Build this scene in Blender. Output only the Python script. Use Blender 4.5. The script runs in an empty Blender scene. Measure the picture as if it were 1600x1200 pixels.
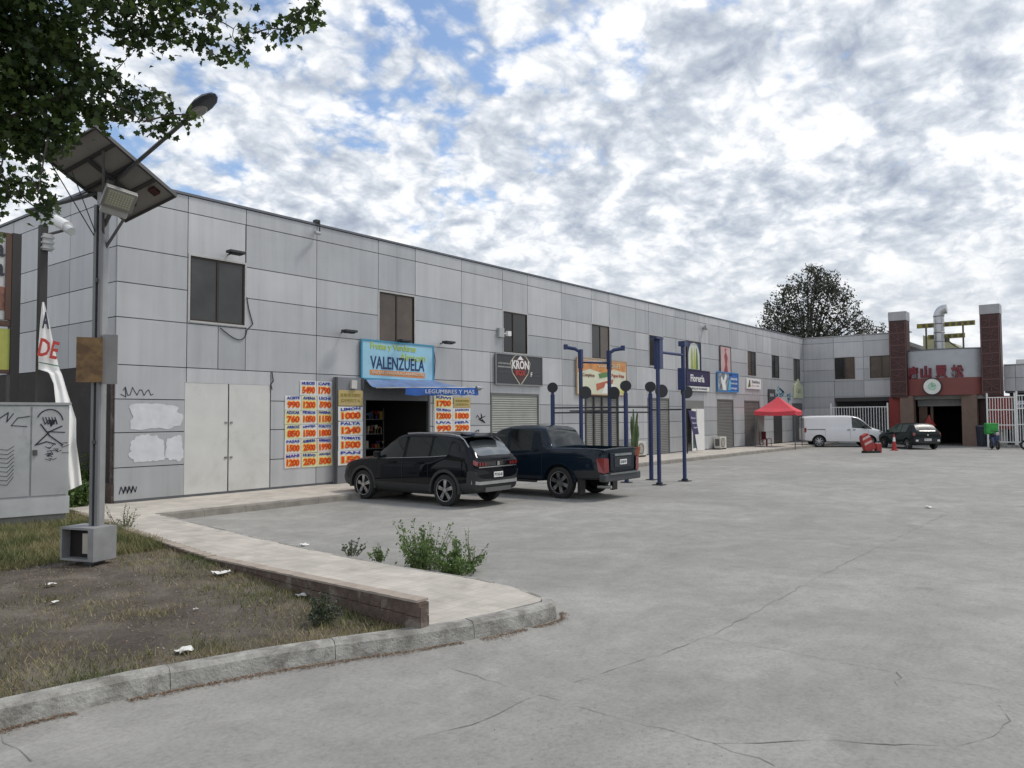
import bpy, bmesh, math, random
import numpy as np
from mathutils import Vector, Matrix, noise
rad = math.radians
random.seed(7)
S = bpy.context.scene
COL = S.collection
# ------------------------------------------------------------------ camera
F_PX, PITCH, ROLL, YAW = 1208.6, 0.0415, -0.0059, 0.6648
cd = bpy.data.cameras.new('camera'); cam = bpy.data.objects.new('camera', cd); COL.objects.link(cam)
cd.sensor_width = 36; cd.lens = F_PX / 1600 * 36; cd.clip_end = 2000; cd.clip_start = 0.05
Fv = Vector((math.cos(YAW)*math.cos(PITCH), math.sin(YAW)*math.cos(PITCH), math.sin(PITCH)))
r0 = Vector((math.sin(YAW), -math.cos(YAW), 0)); u0 = r0.cross(Fv)
Rv = math.cos(ROLL)*r0 + math.sin(ROLL)*u0; Uv = -math.sin(ROLL)*r0 + math.cos(ROLL)*u0
M = Matrix((Rv, Uv, -Fv)).transposed().to_4x4(); M.translation = (0, 0, 2.1)
cam.matrix_world = M
S.camera = cam
CAMP = Vector((0, 0, 2.1))
def ray(x, y): return Fv + Rv*((x-800)/F_PX) + Uv*((600-y)/F_PX)
def hit(x, y, ax, v):
    d = ray(x, y); return CAMP + d*((v-CAMP[ax])/d[ax])
def gnd(x, y, z=0): return hit(x, y, 2, z)
def atd(x, y, dist): return CAMP + ray(x, y).normalized()*dist
# ------------------------------------------------------------------ light
SUN_AZ, SUN_EL = -35, 58
w = bpy.data.worlds.new('World'); S.world = w; w.use_nodes = True
nt = w.node_tree; N = nt.nodes; L = nt.links; N.clear()
def nd(tree, t, **k):
    n = tree.nodes.new(t)
    for a, b in k.items(): setattr(n, a, b)
    return n
def setin(n, **k):
    for a, b in k.items(): n.inputs[a.replace('_', ' ')].default_value = b
    return n
out = nd(nt, 'ShaderNodeOutputWorld')
sky = nd(nt, 'ShaderNodeTexSky', sky_type='NISHITA', sun_disc=False)
sky.sun_elevation = rad(SUN_EL); sky.sun_rotation = rad(90-SUN_AZ); sky.altitude = 500
bg1 = nd(nt, 'ShaderNodeBackground'); bg1.inputs[1].default_value = 0.13
L.new(sky.outputs[0], bg1.inputs[0])
tc = nd(nt, 'ShaderNodeTexCoord')
sep = nd(nt, 'ShaderNodeSeparateXYZ'); L.new(tc.outputs['Generated'], sep.inputs[0])
def mth(tree, op, a, b=None, c=None, clamp=False):
    n = nd(tree, 'ShaderNodeMath', operation=op, use_clamp=clamp)
    for i, v in enumerate((a, b, c)):
        if v is None: continue
        if isinstance(v, (int, float)): n.inputs[i].default_value = v
        else: tree.links.new(v, n.inputs[i])
    return n.outputs[0]
def ramp(tree, inp, pts, interp='EASE'):
    n = nd(tree, 'ShaderNodeValToRGB'); n.color_ramp.interpolation = interp
    e = n.color_ramp.elements
    while len(e) > 1: e.remove(e[-1])
    for i, (p, c) in enumerate(pts):
        if isinstance(c, (int, float)): c = (c, c, c)
        el = e[0] if i == 0 else e.new(p)
        el.position = p; el.color = (*c, 1)
    tree.links.new(inp, n.inputs[0]); return n.outputs[0]
zz = mth(nt, 'ADD', mth(nt, 'MAXIMUM', sep.outputs[2], 0.0), 0.36)
px_ = mth(nt, 'DIVIDE', sep.outputs[0], zz); py_ = mth(nt, 'DIVIDE', sep.outputs[1], zz)
cmb = nd(nt, 'ShaderNodeCombineXYZ'); L.new(px_, cmb.inputs[0]); L.new(py_, cmb.inputs[1])
def ntex(tree, vec, scale, detail=6, rough=0.55, dist=0.0, dim='3D', loc=None):
    if loc is not None:
        mp = nd(tree, 'ShaderNodeMapping'); mp.inputs['Location'].default_value = loc
        tree.links.new(vec, mp.inputs[0]); vec = mp.outputs[0]
    n = nd(tree, 'ShaderNodeTexNoise', noise_dimensions=dim)
    n.inputs['Scale'].default_value = scale; n.inputs['Detail'].default_value = detail
    n.inputs['Roughness'].default_value = rough; n.inputs['Distortion'].default_value = dist
    tree.links.new(vec, n.inputs['Vector']); return n.outputs[0]
V = cmb.outputs[0]
def billow(sc, loc, det=2):   # rounded puffs with darker creases
    return mth(nt, 'MULTIPLY', mth(nt, 'ABSOLUTE', mth(nt, 'SUBTRACT', ntex(nt, V, sc, det, .5, .15, loc=loc), .5)), 3.2)
big = ntex(nt, V, 1.6, 4, .5, .3, loc=(3.1, 1.7, 0)); med = ntex(nt, V, 7.5, 6, .56, .35, loc=(.4, 5.2, 2))
b1 = billow(7, (2, 3, 1), 3); b2 = billow(20, (5, 1, 4), 4)
dens_ = mth(nt, 'ADD', mth(nt, 'MULTIPLY', big, .36), mth(nt, 'ADD', mth(nt, 'MULTIPLY', med, .50), mth(nt, 'ADD', mth(nt, 'MULTIPLY', b1, .13), mth(nt, 'MULTIPLY', b2, .08))))
# more cloud toward the horizon, thinner cloud in the upper left part of the sky
cov = mth(nt, 'ADD', dens_, mth(nt, 'MULTIPLY', mth(nt, 'SUBTRACT', 0.66, sep.outputs[2]), 0.26))
dt = nd(nt, 'ShaderNodeVectorMath', operation='DOT_PRODUCT'); L.new(tc.outputs['Generated'], dt.inputs[0]); dt.inputs[1].default_value = tuple(ray(330, 90).normalized())
cov = mth(nt, 'SUBTRACT', cov, ramp(nt, dt.outputs['Value'], [(.86, 0), (.975, .115)]))
cover = ramp(nt, cov, [(.34, 0), (.45, 1)])
# light from above: bright puffs, blue grey undersides
sh = mth(nt, 'ADD', mth(nt, 'MULTIPLY', ntex(nt, V, 5.5, 5, .55, .3, loc=(4.6, 4, 8)), .38), mth(nt, 'ADD', mth(nt, 'MULTIPLY', ntex(nt, V, 12, 7, .58, .45, loc=(1, 8, 3)), .46), mth(nt, 'ADD', mth(nt, 'MULTIPLY', b1, .12), mth(nt, 'MULTIPLY', b2, .10))))
ccol = ramp(nt, sh, [(.31, (.33, .38, .47)), (.37, (.43, .48, .57)), (.42, (.54, .59, .66)), (.465, (.68, .72, .78)), (.51, (.86, .88, .91)), (.58, (.99, .99, .99))], 'LINEAR')
hz = ramp(nt, sep.outputs[2], [(0.0, 1), (.10, .75), (.26, 0)])
mixh = nd(nt, 'ShaderNodeMix', data_type='RGBA'); L.new(mth(nt, 'MULTIPLY', hz, .6), mixh.inputs['Factor'])
L.new(ccol, mixh.inputs['A']); mixh.inputs['B'].default_value = (.72, .75, .77, 1)
bg2 = nd(nt, 'ShaderNodeBackground'); L.new(mixh.outputs['Result'], bg2.inputs[0]); bg2.inputs[1].default_value = 0.82
ms = nd(nt, 'ShaderNodeMixShader'); L.new(cover, ms.inputs[0]); L.new(bg1.outputs[0], ms.inputs[1]); L.new(bg2.outputs[0], ms.inputs[2])
L.new(ms.outputs[0], out.inputs[0])
sl = bpy.data.lights.new('sun', 'SUN'); sl.energy = 1.5; sl.angle = rad(11); sl.color = (1, .93, .84)
so = bpy.data.objects.new('sun', sl); COL.objects.link(so)
sd = Vector((math.cos(rad(SUN_AZ))*math.cos(rad(SUN_EL)), math.sin(rad(SUN_AZ))*math.cos(rad(SUN_EL)), math.sin(rad(SUN_EL))))
so.rotation_euler = sd.to_track_quat('Z', 'Y').to_euler(); so.location = (0, 0, 60)
S.view_settings.view_transform = 'Standard'; S.view_settings.look = 'None'
S.view_settings.exposure = 0.46; S.view_settings.gamma = 1
# ------------------------------------------------------------------ materials
_m = {}
def mat(name, col, rough=.6, metal=0, var=.1, scale=3, bump=0, bscale=60, spec=.5, coat=0, attr=None, alpha=None, stain=None, emit=None):
    if name in _m: return _m[name]
    m = bpy.data.materials.new(name); m.use_nodes = True; t = m.node_tree
    p = t.nodes['Principled BSDF']; p.inputs['Roughness'].default_value = rough; p.inputs['Metallic'].default_value = metal
    p.inputs['Specular IOR Level'].default_value = spec; p.inputs['Coat Weight'].default_value = coat
    tcn = nd(t, 'ShaderNodeTexCoord'); v = tcn.outputs['Object']
    a = ntex(t, v, scale, 6, .6)
    c0 = tuple(max(0, x*(1-var)) for x in col); c1 = tuple(min(1, x*(1+var)) for x in col)
    o = ramp(t, a, [(.3, c0), (.7, c1)], 'LINEAR')
    if attr:
        at = nd(t, 'ShaderNodeAttribute', attribute_name=attr)
        mx = nd(t, 'ShaderNodeMix', data_type='RGBA', blend_type='MULTIPLY'); mx.inputs['Factor'].default_value = 1
        t.links.new(o, mx.inputs['A']); t.links.new(at.outputs['Color'], mx.inputs['B']); o = mx.outputs['Result']
    if stain:
        sc, lo, hi, scol, st = stain
        b = ramp(t, ntex(t, v, sc, 8, .65, .4, loc=(5, 3, 1)), [(lo, 0), (hi, 1)])
        mx = nd(t, 'ShaderNodeMix', data_type='RGBA'); t.links.new(mth(t, 'MULTIPLY', b, st), mx.inputs['Factor'])
        t.links.new(o, mx.inputs['A']); mx.inputs['B'].default_value = (*scol, 1); o = mx.outputs['Result']
    t.links.new(o, p.inputs['Base Color'])
    if rough > .15:
        t.links.new(ramp(t, a, [(.3, max(0, rough-.08)), (.7, min(1, rough+.08))], 'LINEAR'), p.inputs['Roughness'])
    if bump:
        bn = nd(t, 'ShaderNodeBump'); bn.inputs['Strength'].default_value = bump; bn.inputs['Distance'].default_value = .02
        t.links.new(ntex(t, v, bscale, 4, .6), bn.inputs['Height']); t.links.new(bn.outputs[0], p.inputs['Normal'])
    if alpha is not None: p.inputs['Alpha'].default_value = alpha
    if emit: p.inputs['Emission Color'].default_value = (*col, 1); p.inputs['Emission Strength'].default_value = emit
    _m[name] = m; return m
def leafmat(name, c1, c2, trans=.3):
    m = bpy.data.materials.new(name); m.use_nodes = True; t = m.node_tree; p = t.nodes['Principled BSDF']
    at = nd(t, 'ShaderNodeAttribute', attribute_name='tone')
    o = ramp(t, at.outputs['Fac'], [(0, c1), (1, c2)], 'LINEAR'); t.links.new(o, p.inputs['Base Color'])
    p.inputs['Roughness'].default_value = .55
    tr = nd(t, 'ShaderNodeBsdfTranslucent'); t.links.new(o, tr.inputs[0])
    mxs = nd(t, 'ShaderNodeMixShader'); mxs.inputs[0].default_value = trans
    t.links.new(p.outputs[0], mxs.inputs[1]); t.links.new(tr.outputs[0], mxs.inputs[2])
    t.links.new(mxs.outputs[0], t.nodes['Material Output'].inputs[0]); return m
# ------------------------------------------------------------------ mesh helpers
class MB:
    def __init__(s): s.v = []; s.f = []; s.tone = []; s.t = 1.0
    def add(s, vs, fs):
        b = len(s.v); s.v += [tuple(x) for x in vs]; s.f += [tuple(b+i for i in f) for f in fs]; s.tone += [s.t]*len(fs); return s
    def box(s, x0, x1, y0, y1, z0, z1, M=None):
        vs = [Vector(p) for p in ((x0,y0,z0),(x1,y0,z0),(x1,y1,z0),(x0,y1,z0),(x0,y0,z1),(x1,y0,z1),(x1,y1,z1),(x0,y1,z1))]
        if M is not None: vs = [M @ p for p in vs]
        return s.add(vs, [(0,3,2,1),(4,5,6,7),(0,1,5,4),(1,2,6,5),(2,3,7,6),(3,0,4,7)])
    def cyl(s, p0, p1, r0, r1=None, n=12, cap=True):
        p0 = Vector(p0); p1 = Vector(p1); r1 = r0 if r1 is None else r1
        d = (p1-p0); q = d.to_track_quat('Z', 'Y'); vs = []
        for p, r in ((p0, r0), (p1, r1)):
            for i in range(n):
                a = 2*math.pi*i/n; vs.append(p + q @ Vector((r*math.cos(a), r*math.sin(a), 0)))
        fs = [(i, (i+1) % n, n+(i+1) % n, n+i) for i in range(n)]
        if cap: fs += [tuple(range(n-1, -1, -1)), tuple(range(n, 2*n))]
        return s.add(vs, fs)
    def tube(s, pts, r, n=6):
        pts = [Vector(p) for p in pts]
        rs = r if isinstance(r, (list, tuple)) else [r]*len(pts)
        vs = []; m = len(pts); q = None; pd = None
        for k, p in enumerate(pts):
            d = (pts[min(k+1, m-1)] - pts[max(k-1, 0)]).normalized()
            q = d.to_track_quat('Z', 'Y') if q is None else pd.rotation_difference(d) @ q
            pd = d
            for i in range(n):
                a = 2*math.pi*i/n; vs.append(p + q @ Vector((rs[k]*math.cos(a), rs[k]*math.sin(a), 0)))
        fs = [(k*n+i, k*n+(i+1) % n, (k+1)*n+(i+1) % n, (k+1)*n+i) for k in range(m-1) for i in range(n)]
        fs += [tuple(range(n-1, -1, -1)), tuple(range((m-1)*n, m*n))]
        return s.add(vs, fs)
    def lathe(s, prof, c, axis='Z', n=32):   # prof: (r, h)
        c = Vector(c); vs = []
        for r, h in prof:
            for i in range(n):
                a = 2*math.pi*i/n; x, y = r*math.cos(a), r*math.sin(a)
                vs.append(c + (Vector((x, y, h)) if axis == 'Z' else Vector((x, h, y)) if axis == 'Y' else Vector((h, x, y))))
        m = len(prof)
        return s.add(vs, [(k*n+i, k*n+(i+1) % n, (k+1)*n+(i+1) % n, (k+1)*n+i) for k in range(m-1) for i in range(n)])
    def prism(s, poly, fn, d0, d1):  # poly 2D; fn(u,v,d)->3D
        n = len(poly); vs = [fn(u, v, d0) for u, v in poly] + [fn(u, v, d1) for u, v in poly]
        return s.add(vs, [tuple(range(n)), tuple(range(2*n-1, n-1, -1))] + [(i, n+i, n+(i+1) % n, (i+1) % n) for i in range(n)])
    def xf(s, M): s.v = [tuple(M @ Vector(p)) for p in s.v]; return s
    def build(s, name, m, parent=None, world=True, smooth=False, bevel=0, base=None, tone=False, fixn=True):
        off = Vector((0, 0, 0))
        if world and parent is not None:
            q = parent
            while q: off += q.location; q = q.parent
        if base is not None: off = Vector(base)
        me = bpy.data.meshes.new(name); me.from_pydata([tuple(Vector(p)-off) for p in s.v], [], s.f)
        if m is not None:
            for mm in (m if isinstance(m, list) else [m]): me.materials.append(mm)
        if tone:
            at = me.attributes.new('tone', 'FLOAT', 'FACE'); at.data.foreach_set('value', [float(t) for t in s.tone])
        if fixn:
            bm = bmesh.new(); bm.from_mesh(me); bmesh.ops.recalc_face_normals(bm, faces=bm.faces); bm.to_mesh(me); bm.free()
        if smooth:
            me.polygons.foreach_set('use_smooth', [True]*len(me.polygons))
            try: me.set_sharp_from_angle(angle=rad(40))
            except Exception: pass
        o = bpy.data.objects.new(name, me); COL.objects.link(o)
        if bevel:
            b = o.modifiers.new('bevel', 'BEVEL'); b.width = bevel; b.segments = 2; b.limit_method = 'ANGLE'
        if parent is not None: o.parent = parent
        if base is not None: o.location = base
        return o
def tag(o, label=None, cat=None, group=None, kind=None):
    if label: o['label'] = label
    if cat: o['category'] = cat
    if group: o['group'] = group
    if kind: o['kind'] = kind
    return o
def thing(name, label, cat, loc=(0,0,0), rz=0, group=None):
    o = bpy.data.objects.new(name, None); COL.objects.link(o); o.location = loc; o.rotation_euler = (0, 0, rz)
    o.empty_display_size = .2
    return tag(o, label, cat, group)
def copy_tree(o, parent=None):
    c = o.copy(); COL.objects.link(c); c.parent = parent
    for ch in list(o.children): copy_tree(ch, c)
    return c
def text_mb(s, M, width, height, depth=.01, bold=0.0, shear=0):
    """MB of lettering fitted to width x height, centred at M's origin in M's XY plane"""
    cu = bpy.data.curves.new('t', 'FONT'); cu.body = s; cu.extrude = .02; cu.offset = bold; cu.shear = shear; cu.resolution_u = 2
    o = bpy.data.objects.new('t', cu); COL.objects.link(o)
    dg = bpy.context.evaluated_depsgraph_get(); me = o.evaluated_get(dg).to_mesh()
    vs = [v.co.copy() for v in me.vertices]; fs = [tuple(p.vertices) for p in me.polygons]
    o.evaluated_get(dg).to_mesh_clear(); bpy.data.objects.remove(o); bpy.data.curves.remove(cu)
    mb = MB()
    if not vs: return mb
    x0 = min(v.x for v in vs); x1 = max(v.x for v in vs); y0 = min(v.y for v in vs); y1 = max(v.y for v in vs)
    sx = width/(x1-x0); sy = height/(y1-y0)
    mb.add([M @ Vector(((v.x-(x0+x1)/2)*sx, (v.y-(y0+y1)/2)*sy, v.z/.02*depth/2)) for v in vs], fs)
    return mb
def MF(x, z, y):   # plane facing -Y (main facade)
    return Matrix.Translation((x, y, z)) @ Matrix(((1,0,0,0),(0,0,-1,0),(0,1,0,0),(0,0,0,1)))
def MW(y, z, x):   # plane facing -X (far wing)
    return Matrix.Translation((x, y, z)) @ Matrix(((0,0,-1,0),(-1,0,0,0),(0,1,0,0),(0,0,0,1)))
def ribbon(mb, pts, w, fn):   # flat scribble line, pts 2D, fn->3D
    for (a, b) in zip(pts[:-1], pts[1:]):
        a = Vector(a); b = Vector(b); d = b-a
        if d.length < 1e-6: continue
        d.normalize(); n = Vector((-d.y, d.x))*w/2; a = a-d*w*.3; b = b+d*w*.3
        mb.add([fn(*(a+n)), fn(*(b+n)), fn(*(b-n)), fn(*(a-n))], [(0,1,2,3)])
D, XC, XF = 18.18, 8.37, 58.05
# ------------------------------------------------------------------ ground
def concrete():
    m = bpy.data.materials.new('lot_concrete'); m.use_nodes = True; t = m.node_tree; p = t.nodes['Principled BSDF']
    g = nd(t, 'ShaderNodeNewGeometry'); v = g.outputs['Position']
    big = ntex(t, v, .16, 5, .55, .6); med = ntex(t, v, .9, 7, .6, 1.0, loc=(3, 1, 0)); fine = ntex(t, v, 26, 6, .7)
    a = mth(t, 'ADD', mth(t, 'MULTIPLY', big, .5), mth(t, 'MULTIPLY', med, .5))
    base = ramp(t, a, [(.36, (.232, .228, .213)), (.5, (.282, .277, .259)), (.64, (.348, .341, .318))], 'LINEAR')
    spk = ramp(t, mth(t, 'ADD', mth(t, 'MULTIPLY', fine, .6), mth(t, 'MULTIPLY', ntex(t, v, 4.5, 8, .7, .3, loc=(8, 1, 0)), .4)), [(.34, .74), (.5, 1.0), (.64, 1.16)], 'LINEAR')
    mx = nd(t, 'ShaderNodeMix', data_type='RGBA', blend_type='MULTIPLY'); mx.inputs['Factor'].default_value = 1
    t.links.new(base, mx.inputs['A']); t.links.new(spk, mx.inputs['B'])
    # streaky worn traffic film
    mp = nd(t, 'ShaderNodeMapping'); mp.inputs['Rotation'].default_value = (0, 0, rad(35)); mp.inputs['Scale'].default_value = (.25, 1.6, 1)
    t.links.new(v, mp.inputs[0]); st = ntex(t, mp.outputs[0], 1.1, 7, .62, .5)
    stm = ramp(t, st, [(.48, 0), (.72, .30)])
    mx2 = nd(t, 'ShaderNodeMix', data_type='RGBA'); t.links.new(stm, mx2.inputs['Factor'])
    t.links.new(mx.outputs['Result'], mx2.inputs['A']); mx2.inputs['B'].default_value = (.215, .21, .20, 1)
    # oil spots
    vo = nd(t, 'ShaderNodeTexVoronoi'); vo.inputs['Scale'].default_value = .55; vo.inputs['Randomness'].default_value = 1
    t.links.new(v, vo.inputs['Vector'])
    oil = ramp(t, mth(t, 'ADD', vo.outputs['Distance'], mth(t, 'MULTIPLY', ntex(t, v, 7, 4, .6), .12)), [(.085, .5), (.15, 0)])
    mx3 = nd(t, 'ShaderNodeMix', data_type='RGBA'); t.links.new(oil, mx3.inputs['Factor'])
    t.links.new(mx2.outputs['Result'], mx3.inputs['A']); mx3.inputs['B'].default_value = (.17, .165, .155, 1)
    t.links.new(mx3.outputs['Result'], p.inputs['Base Color'])
    p.inputs['Roughness'].default_value = .82; p.inputs['Specular IOR Level'].default_value = .3
    b = nd(t, 'ShaderNodeBump'); b.inputs['Strength'].default_value = .35; b.inputs['Distance'].default_value = .01
    t.links.new(ntex(t, v, 55, 5, .7), b.inputs['Height']); t.links.new(b.outputs[0], p.inputs['Normal'])
    return m
mb = MB(); mb.add([(-300,-300,0),(600,-300,0),(600,500,0),(-300,500,0)], [(0,1,2,3)])
tag(mb.build('ground', concrete()), kind='structure')
crack_m = mat('crack_dark', (.19, .184, .168), .9, var=.25, scale=8)
cracks = [[(900,1066),(1000,1033),(1106,996),(1180,957),(1250,917),(1330,876),(1416,834),(1512,786)],
 [(1106,996),(1250,1022),(1403,1053),(1486,1066),(1600,1084)],
 [(900,1103),(983,1127),(1060,1147),(1114,1162),(1180,1184),(1240,1204)],
 [(1114,1162),(1190,1160),(1272,1156),(1350,1161),(1425,1162),(1490,1165),(1534,1158),(1562,1143),(1574,1125),(1560,1100),(1530,1078)],
 [(690,1040),(760,1062),(832,1084),(900,1103)], [(640,1158),(730,1135),(832,1090),(900,1066)],
 [(1190,760),(1250,768),(1330,775),(1420,782),(1512,786)], [(1403,1050),(1409,1060),(1402,1068),(1410,1078)],
 [(0,1150),(25,1172),(60,1200)]]
mb = MB()
for c in cracks:
    P = [gnd(x, y) for x, y in c]; Q = []
    for a, b in zip(P[:-1], P[1:]):
        k = max(2, int((b-a).length/.12))
        for i in range(k):
            q = a.lerp(b, i/k); q += Vector((random.gauss(0, .014), random.gauss(0, .014), 0)); Q.append(q)
    wv = [random.uniform(.0003, .0045) * (1+noise.noise(q*2)) for q in Q]
    for i in range(len(Q)-1):
        d = (Q[i+1]-Q[i]).normalized(); n = Vector((-d.y, d.x, 0)); a, b = Q[i], Q[i+1]; z = Vector((0,0,.004))
        mb.add([a+n*wv[i]+z, b+n*wv[i+1]+z, b-n*wv[i+1]+z, a-n*wv[i]+z], [(0,1,2,3)])
tag(mb.build('ground_crack', crack_m), kind='structure')
# sidewalk
def tiles():
    m = bpy.data.materials.new('sidewalk_tile'); m.use_nodes = True; t = m.node_tree; p = t.nodes['Principled BSDF']
    g = nd(t, 'ShaderNodeNewGeometry'); v = g.outputs['Position']
    br = nd(t, 'ShaderNodeTexBrick'); br.offset = 0; br.inputs['Scale'].default_value = 1
    br.inputs['Brick Width'].default_value = .2; br.inputs['Row Height'].default_value = .2; br.inputs['Mortar Size'].default_value = .005
    br.inputs['Color1'].default_value = (.50, .465, .41, 1); br.inputs['Color2'].default_value = (.44, .41, .365, 1); br.inputs['Mortar'].default_value = (.37, .34, .30, 1)
    t.links.new(v, br.inputs['Vector'])
    n = ramp(t, ntex(t, v, 1.6, 8, .65, .5), [(.3, .72), (.6, 1.08)], 'LINEAR')
    mx = nd(t, 'ShaderNodeMix', data_type='RGBA', blend_type='MULTIPLY'); mx.inputs['Factor'].default_value = 1
    t.links.new(br.outputs['Color'], mx.inputs['A']); t.links.new(n, mx.inputs['B']); t.links.new(mx.outputs['Result'], p.inputs['Base Color'])
    p.inputs['Roughness'].default_value = .85
    b = nd(t, 'ShaderNodeBump'); b.inputs['Strength'].default_value = .3; b.inputs['Distance'].default_value = .01
    t.links.new(ntex(t, v, 70, 4, .6), b.inputs['Height']); t.links.new(b.outputs[0], p.inputs['Normal'])
    return m
SWR = [(6.78,4.88),(7.02,5.5),(7.1,6.15),(7.08,7.3),(7.13,8.68),(7.35,10.8),(7.65,13.03),(7.98,15.30)]
KY = 15.42
mb = MB()
poly = [(5.17,5.14),(6.0,4.95),(6.6,4.86)] + SWR + [(8.1,KY+.14),(56.9,KY+.14),(56.9,D+.3),(XC-.01,D+.3),(7.35,D+.3),(7.25,17.3)]
poly = [(x, y) for x, y in poly]
mb.prism(poly, lambda u, v, d: (u, v, d), 0.0, .15)
tag(mb.build('sidewalk', tiles()), kind='structure')
kerb_m = mat('kerb_concrete', (.33, .325, .30), .85, var=.28, scale=6, bump=.8, bscale=35, stain=(4.5, .44, .64, (.15, .14, .12), .75))
def kerb_run(name, pts, wd, top, outw, gap=.012, seg=1.0, km=None):
    P = [Vector((x, y, 0)) for x, y in pts]; L_ = [0]
    for a, b in zip(P[:-1], P[1:]): L_.append(L_[-1]+(b-a).length)
    def at(s):
        for i in range(len(P)-1):
            if s <= L_[i+1] or i == len(P)-2: return P[i].lerp(P[i+1], (s-L_[i])/(L_[i+1]-L_[i]))
    mb = MB(); n = max(1, int(L_[-1]/seg)); sg = L_[-1]/n
    for k in range(n):
        s0 = k*sg+gap*random.uniform(.3, 1.5); s1 = (k+1)*sg-gap*random.uniform(.3, 1.5); dz = random.uniform(-.006, .006); m_ = 5
        rings = []
        for j in range(m_+1):
            a = at(s0+(s1-s0)*j/m_); d = (at(min(L_[-1], s0+(s1-s0)*j/m_+.05))-at(max(0, s0+(s1-s0)*j/m_-.05))).normalized(); nn = Vector((d.y, -d.x, 0))*outw
            jt = random.uniform(-.004, .004)
            rings.append([a+nn*(.035)+Vector((0,0,-.05)), a+nn*(.0+jt)+Vector((0,0,top-.03+dz)), a-nn*.03+Vector((0,0,top+dz)), a-nn*(wd)+Vector((0,0,top+dz)), a-nn*wd+Vector((0,0,-.05))])
        vs = [p for r_ in rings for p in r_]; fs = []
        for j in range(m_):
            for q in range(5): fs.append((j*5+q, j*5+(q+1) % 5, (j+1)*5+(q+1) % 5, (j+1)*5+q))
        fs += [(4,3,2,1,0), tuple(m_*5+q for q in range(5))]
        mb.add(vs, fs)
    return tag(mb.build(name, km or kerb_m), kind='structure')
FRONT = [(-14,7.35),(-6,6.75),(-2,6.45),(0.5,6.22),(2.07,6.06),(2.9,5.93),(3.81,5.66),(4.26,5.47),(5.13,5.05),(5.6,4.87),(6.02,4.76),(6.45,4.66),(6.68,4.66),(6.85,4.80)]
kerb_run('kerb', FRONT, .15, .155, 1, seg=1.25, gap=.0035)
kerb_m2 = mat('kerb_dark', (.22, .205, .18), .9, var=.25, scale=4)  # darker brown-grey than the planter kerb
kerb_run('kerb', [(8.0,KY),(57,KY)], .14, .155, 1, seg=1.0, gap=.004, km=kerb_m2)
# edging between sidewalk arm and lot
kerb_run('kerb', [(a+.06, b) for a, b in SWR], .08, .153, 1, seg=.5)
# planter soil
def soilmat():
    m = bpy.data.materials.new('soil'); m.use_nodes = True; t = m.node_tree; p = t.nodes['Principled BSDF']
    g = nd(t, 'ShaderNodeNewGeometry'); v = g.outputs['Position']
    a = ramp(t, ntex(t, v, 1.2, 8, .65, .5), [(.3, (.075, .063, .052)), (.5, (.125, .107, .090)), (.7, (.21, .185, .155))], 'LINEAR')
    s = ramp(t, ntex(t, v, 38, 6, .75), [(.35, .65), (.55, 1.0), (.75, 1.5)], 'LINEAR')
    mx = nd(t, 'ShaderNodeMix', data_type='RGBA', blend_type='MULTIPLY'); mx.inputs['Factor'].default_value = 1
    t.links.new(a, mx.inputs['A']); t.links.new(s, mx.inputs['B']); t.links.new(mx.outputs['Result'], p.inputs['Base Color'])
    p.inputs['Roughness'].default_value = .95; p.inputs['Specular IOR Level'].default_value = .2
    b = nd(t, 'ShaderNodeBump'); b.inputs['Strength'].default_value = .8; b.inputs['Distance'].default_value = .03
    t.links.new(ntex(t, v, 22, 8, .7), b.inputs['Height']); t.links.new(b.outputs[0], p.inputs['Normal'])
    return m
def yfront(x):
    for (a, b), (c, d) in zip(FRONT[:-1], FRONT[1:]):
        if a <= x <= c: return b+(d-b)*(x-a)/(c-a)
    return FRONT[0][1] if x < FRONT[0][0] else FRONT[-1][1]
def xright(y): return 5.19 + (y-5.1)*(7.2-5.19)/(17.3-5.1)
def soil_z(x, y):
    z = .095 + .03*noise.noise(Vector((x*.6, y*.6, 3))) + .025*noise.noise(Vector((x*2.5, y*2.5, 1))) + .016*noise.noise(Vector((x*7, y*7, 1)))
    return min(z, .14) 
mb = MB(); nx, ny = 150, 160; vs = []
for j in range(ny+1):
    vv = (j/ny)**1.5
    for i in range(nx+1):
        uu = 1-(1-i/nx)**1.4; x = -14+uu*(5.2+14)
        y0 = yfront(x)+.08; y = y0+vv*(32-y0); xx = -14+uu*(min(xright(y), 8.3)+14)
        vs.append((xx, y, soil_z(xx, y)))
mb.add(vs, [(j*(nx+1)+i, j*(nx+1)+i+1, (j+1)*(nx+1)+i+1, (j+1)*(nx+1)+i) for j in range(ny) for i in range(nx)])
tag(mb.build('soil_ground', soilmat(), smooth=True, fixn=False), kind='structure')
brick_m = mat('old_brick', (.115, .082, .068), .9, var=.35, scale=9, bump=.8, bscale=40, stain=(4, .5, .65, (.3, .27, .23), .5))
mb = MB(); seg = 60
for k in range(seg):   # brick on edge retaining wall
    y0 = 5.12+(17.0-5.12)*k/seg; y1 = 5.12+(17.0-5.12)*(k+1)/seg-.012
    for ya, yb, in ((y0, y1),):
        xa = xright(y0)-.03; top = .15+max(0, .24*(1-(y0-5.1)/4.8))+random.uniform(-.004, .004)
        for q in range(3):
            za = -.02 if q == 0 else (top*(q)/3); zb = top*(q+1)/3-.008
            jx = random.uniform(-.006, .006)
            mb.box(xa-.04+jx, xa+.09+jx, ya, yb, za, zb)
mb.box(xright(5.1)-.05, xright(5.1)+.04, 5.11, 5.14, 0, .34)
be_ = mb.build('brick_edging', brick_m, base=(5.3, 5.2, 0)); mb = MB()
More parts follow.
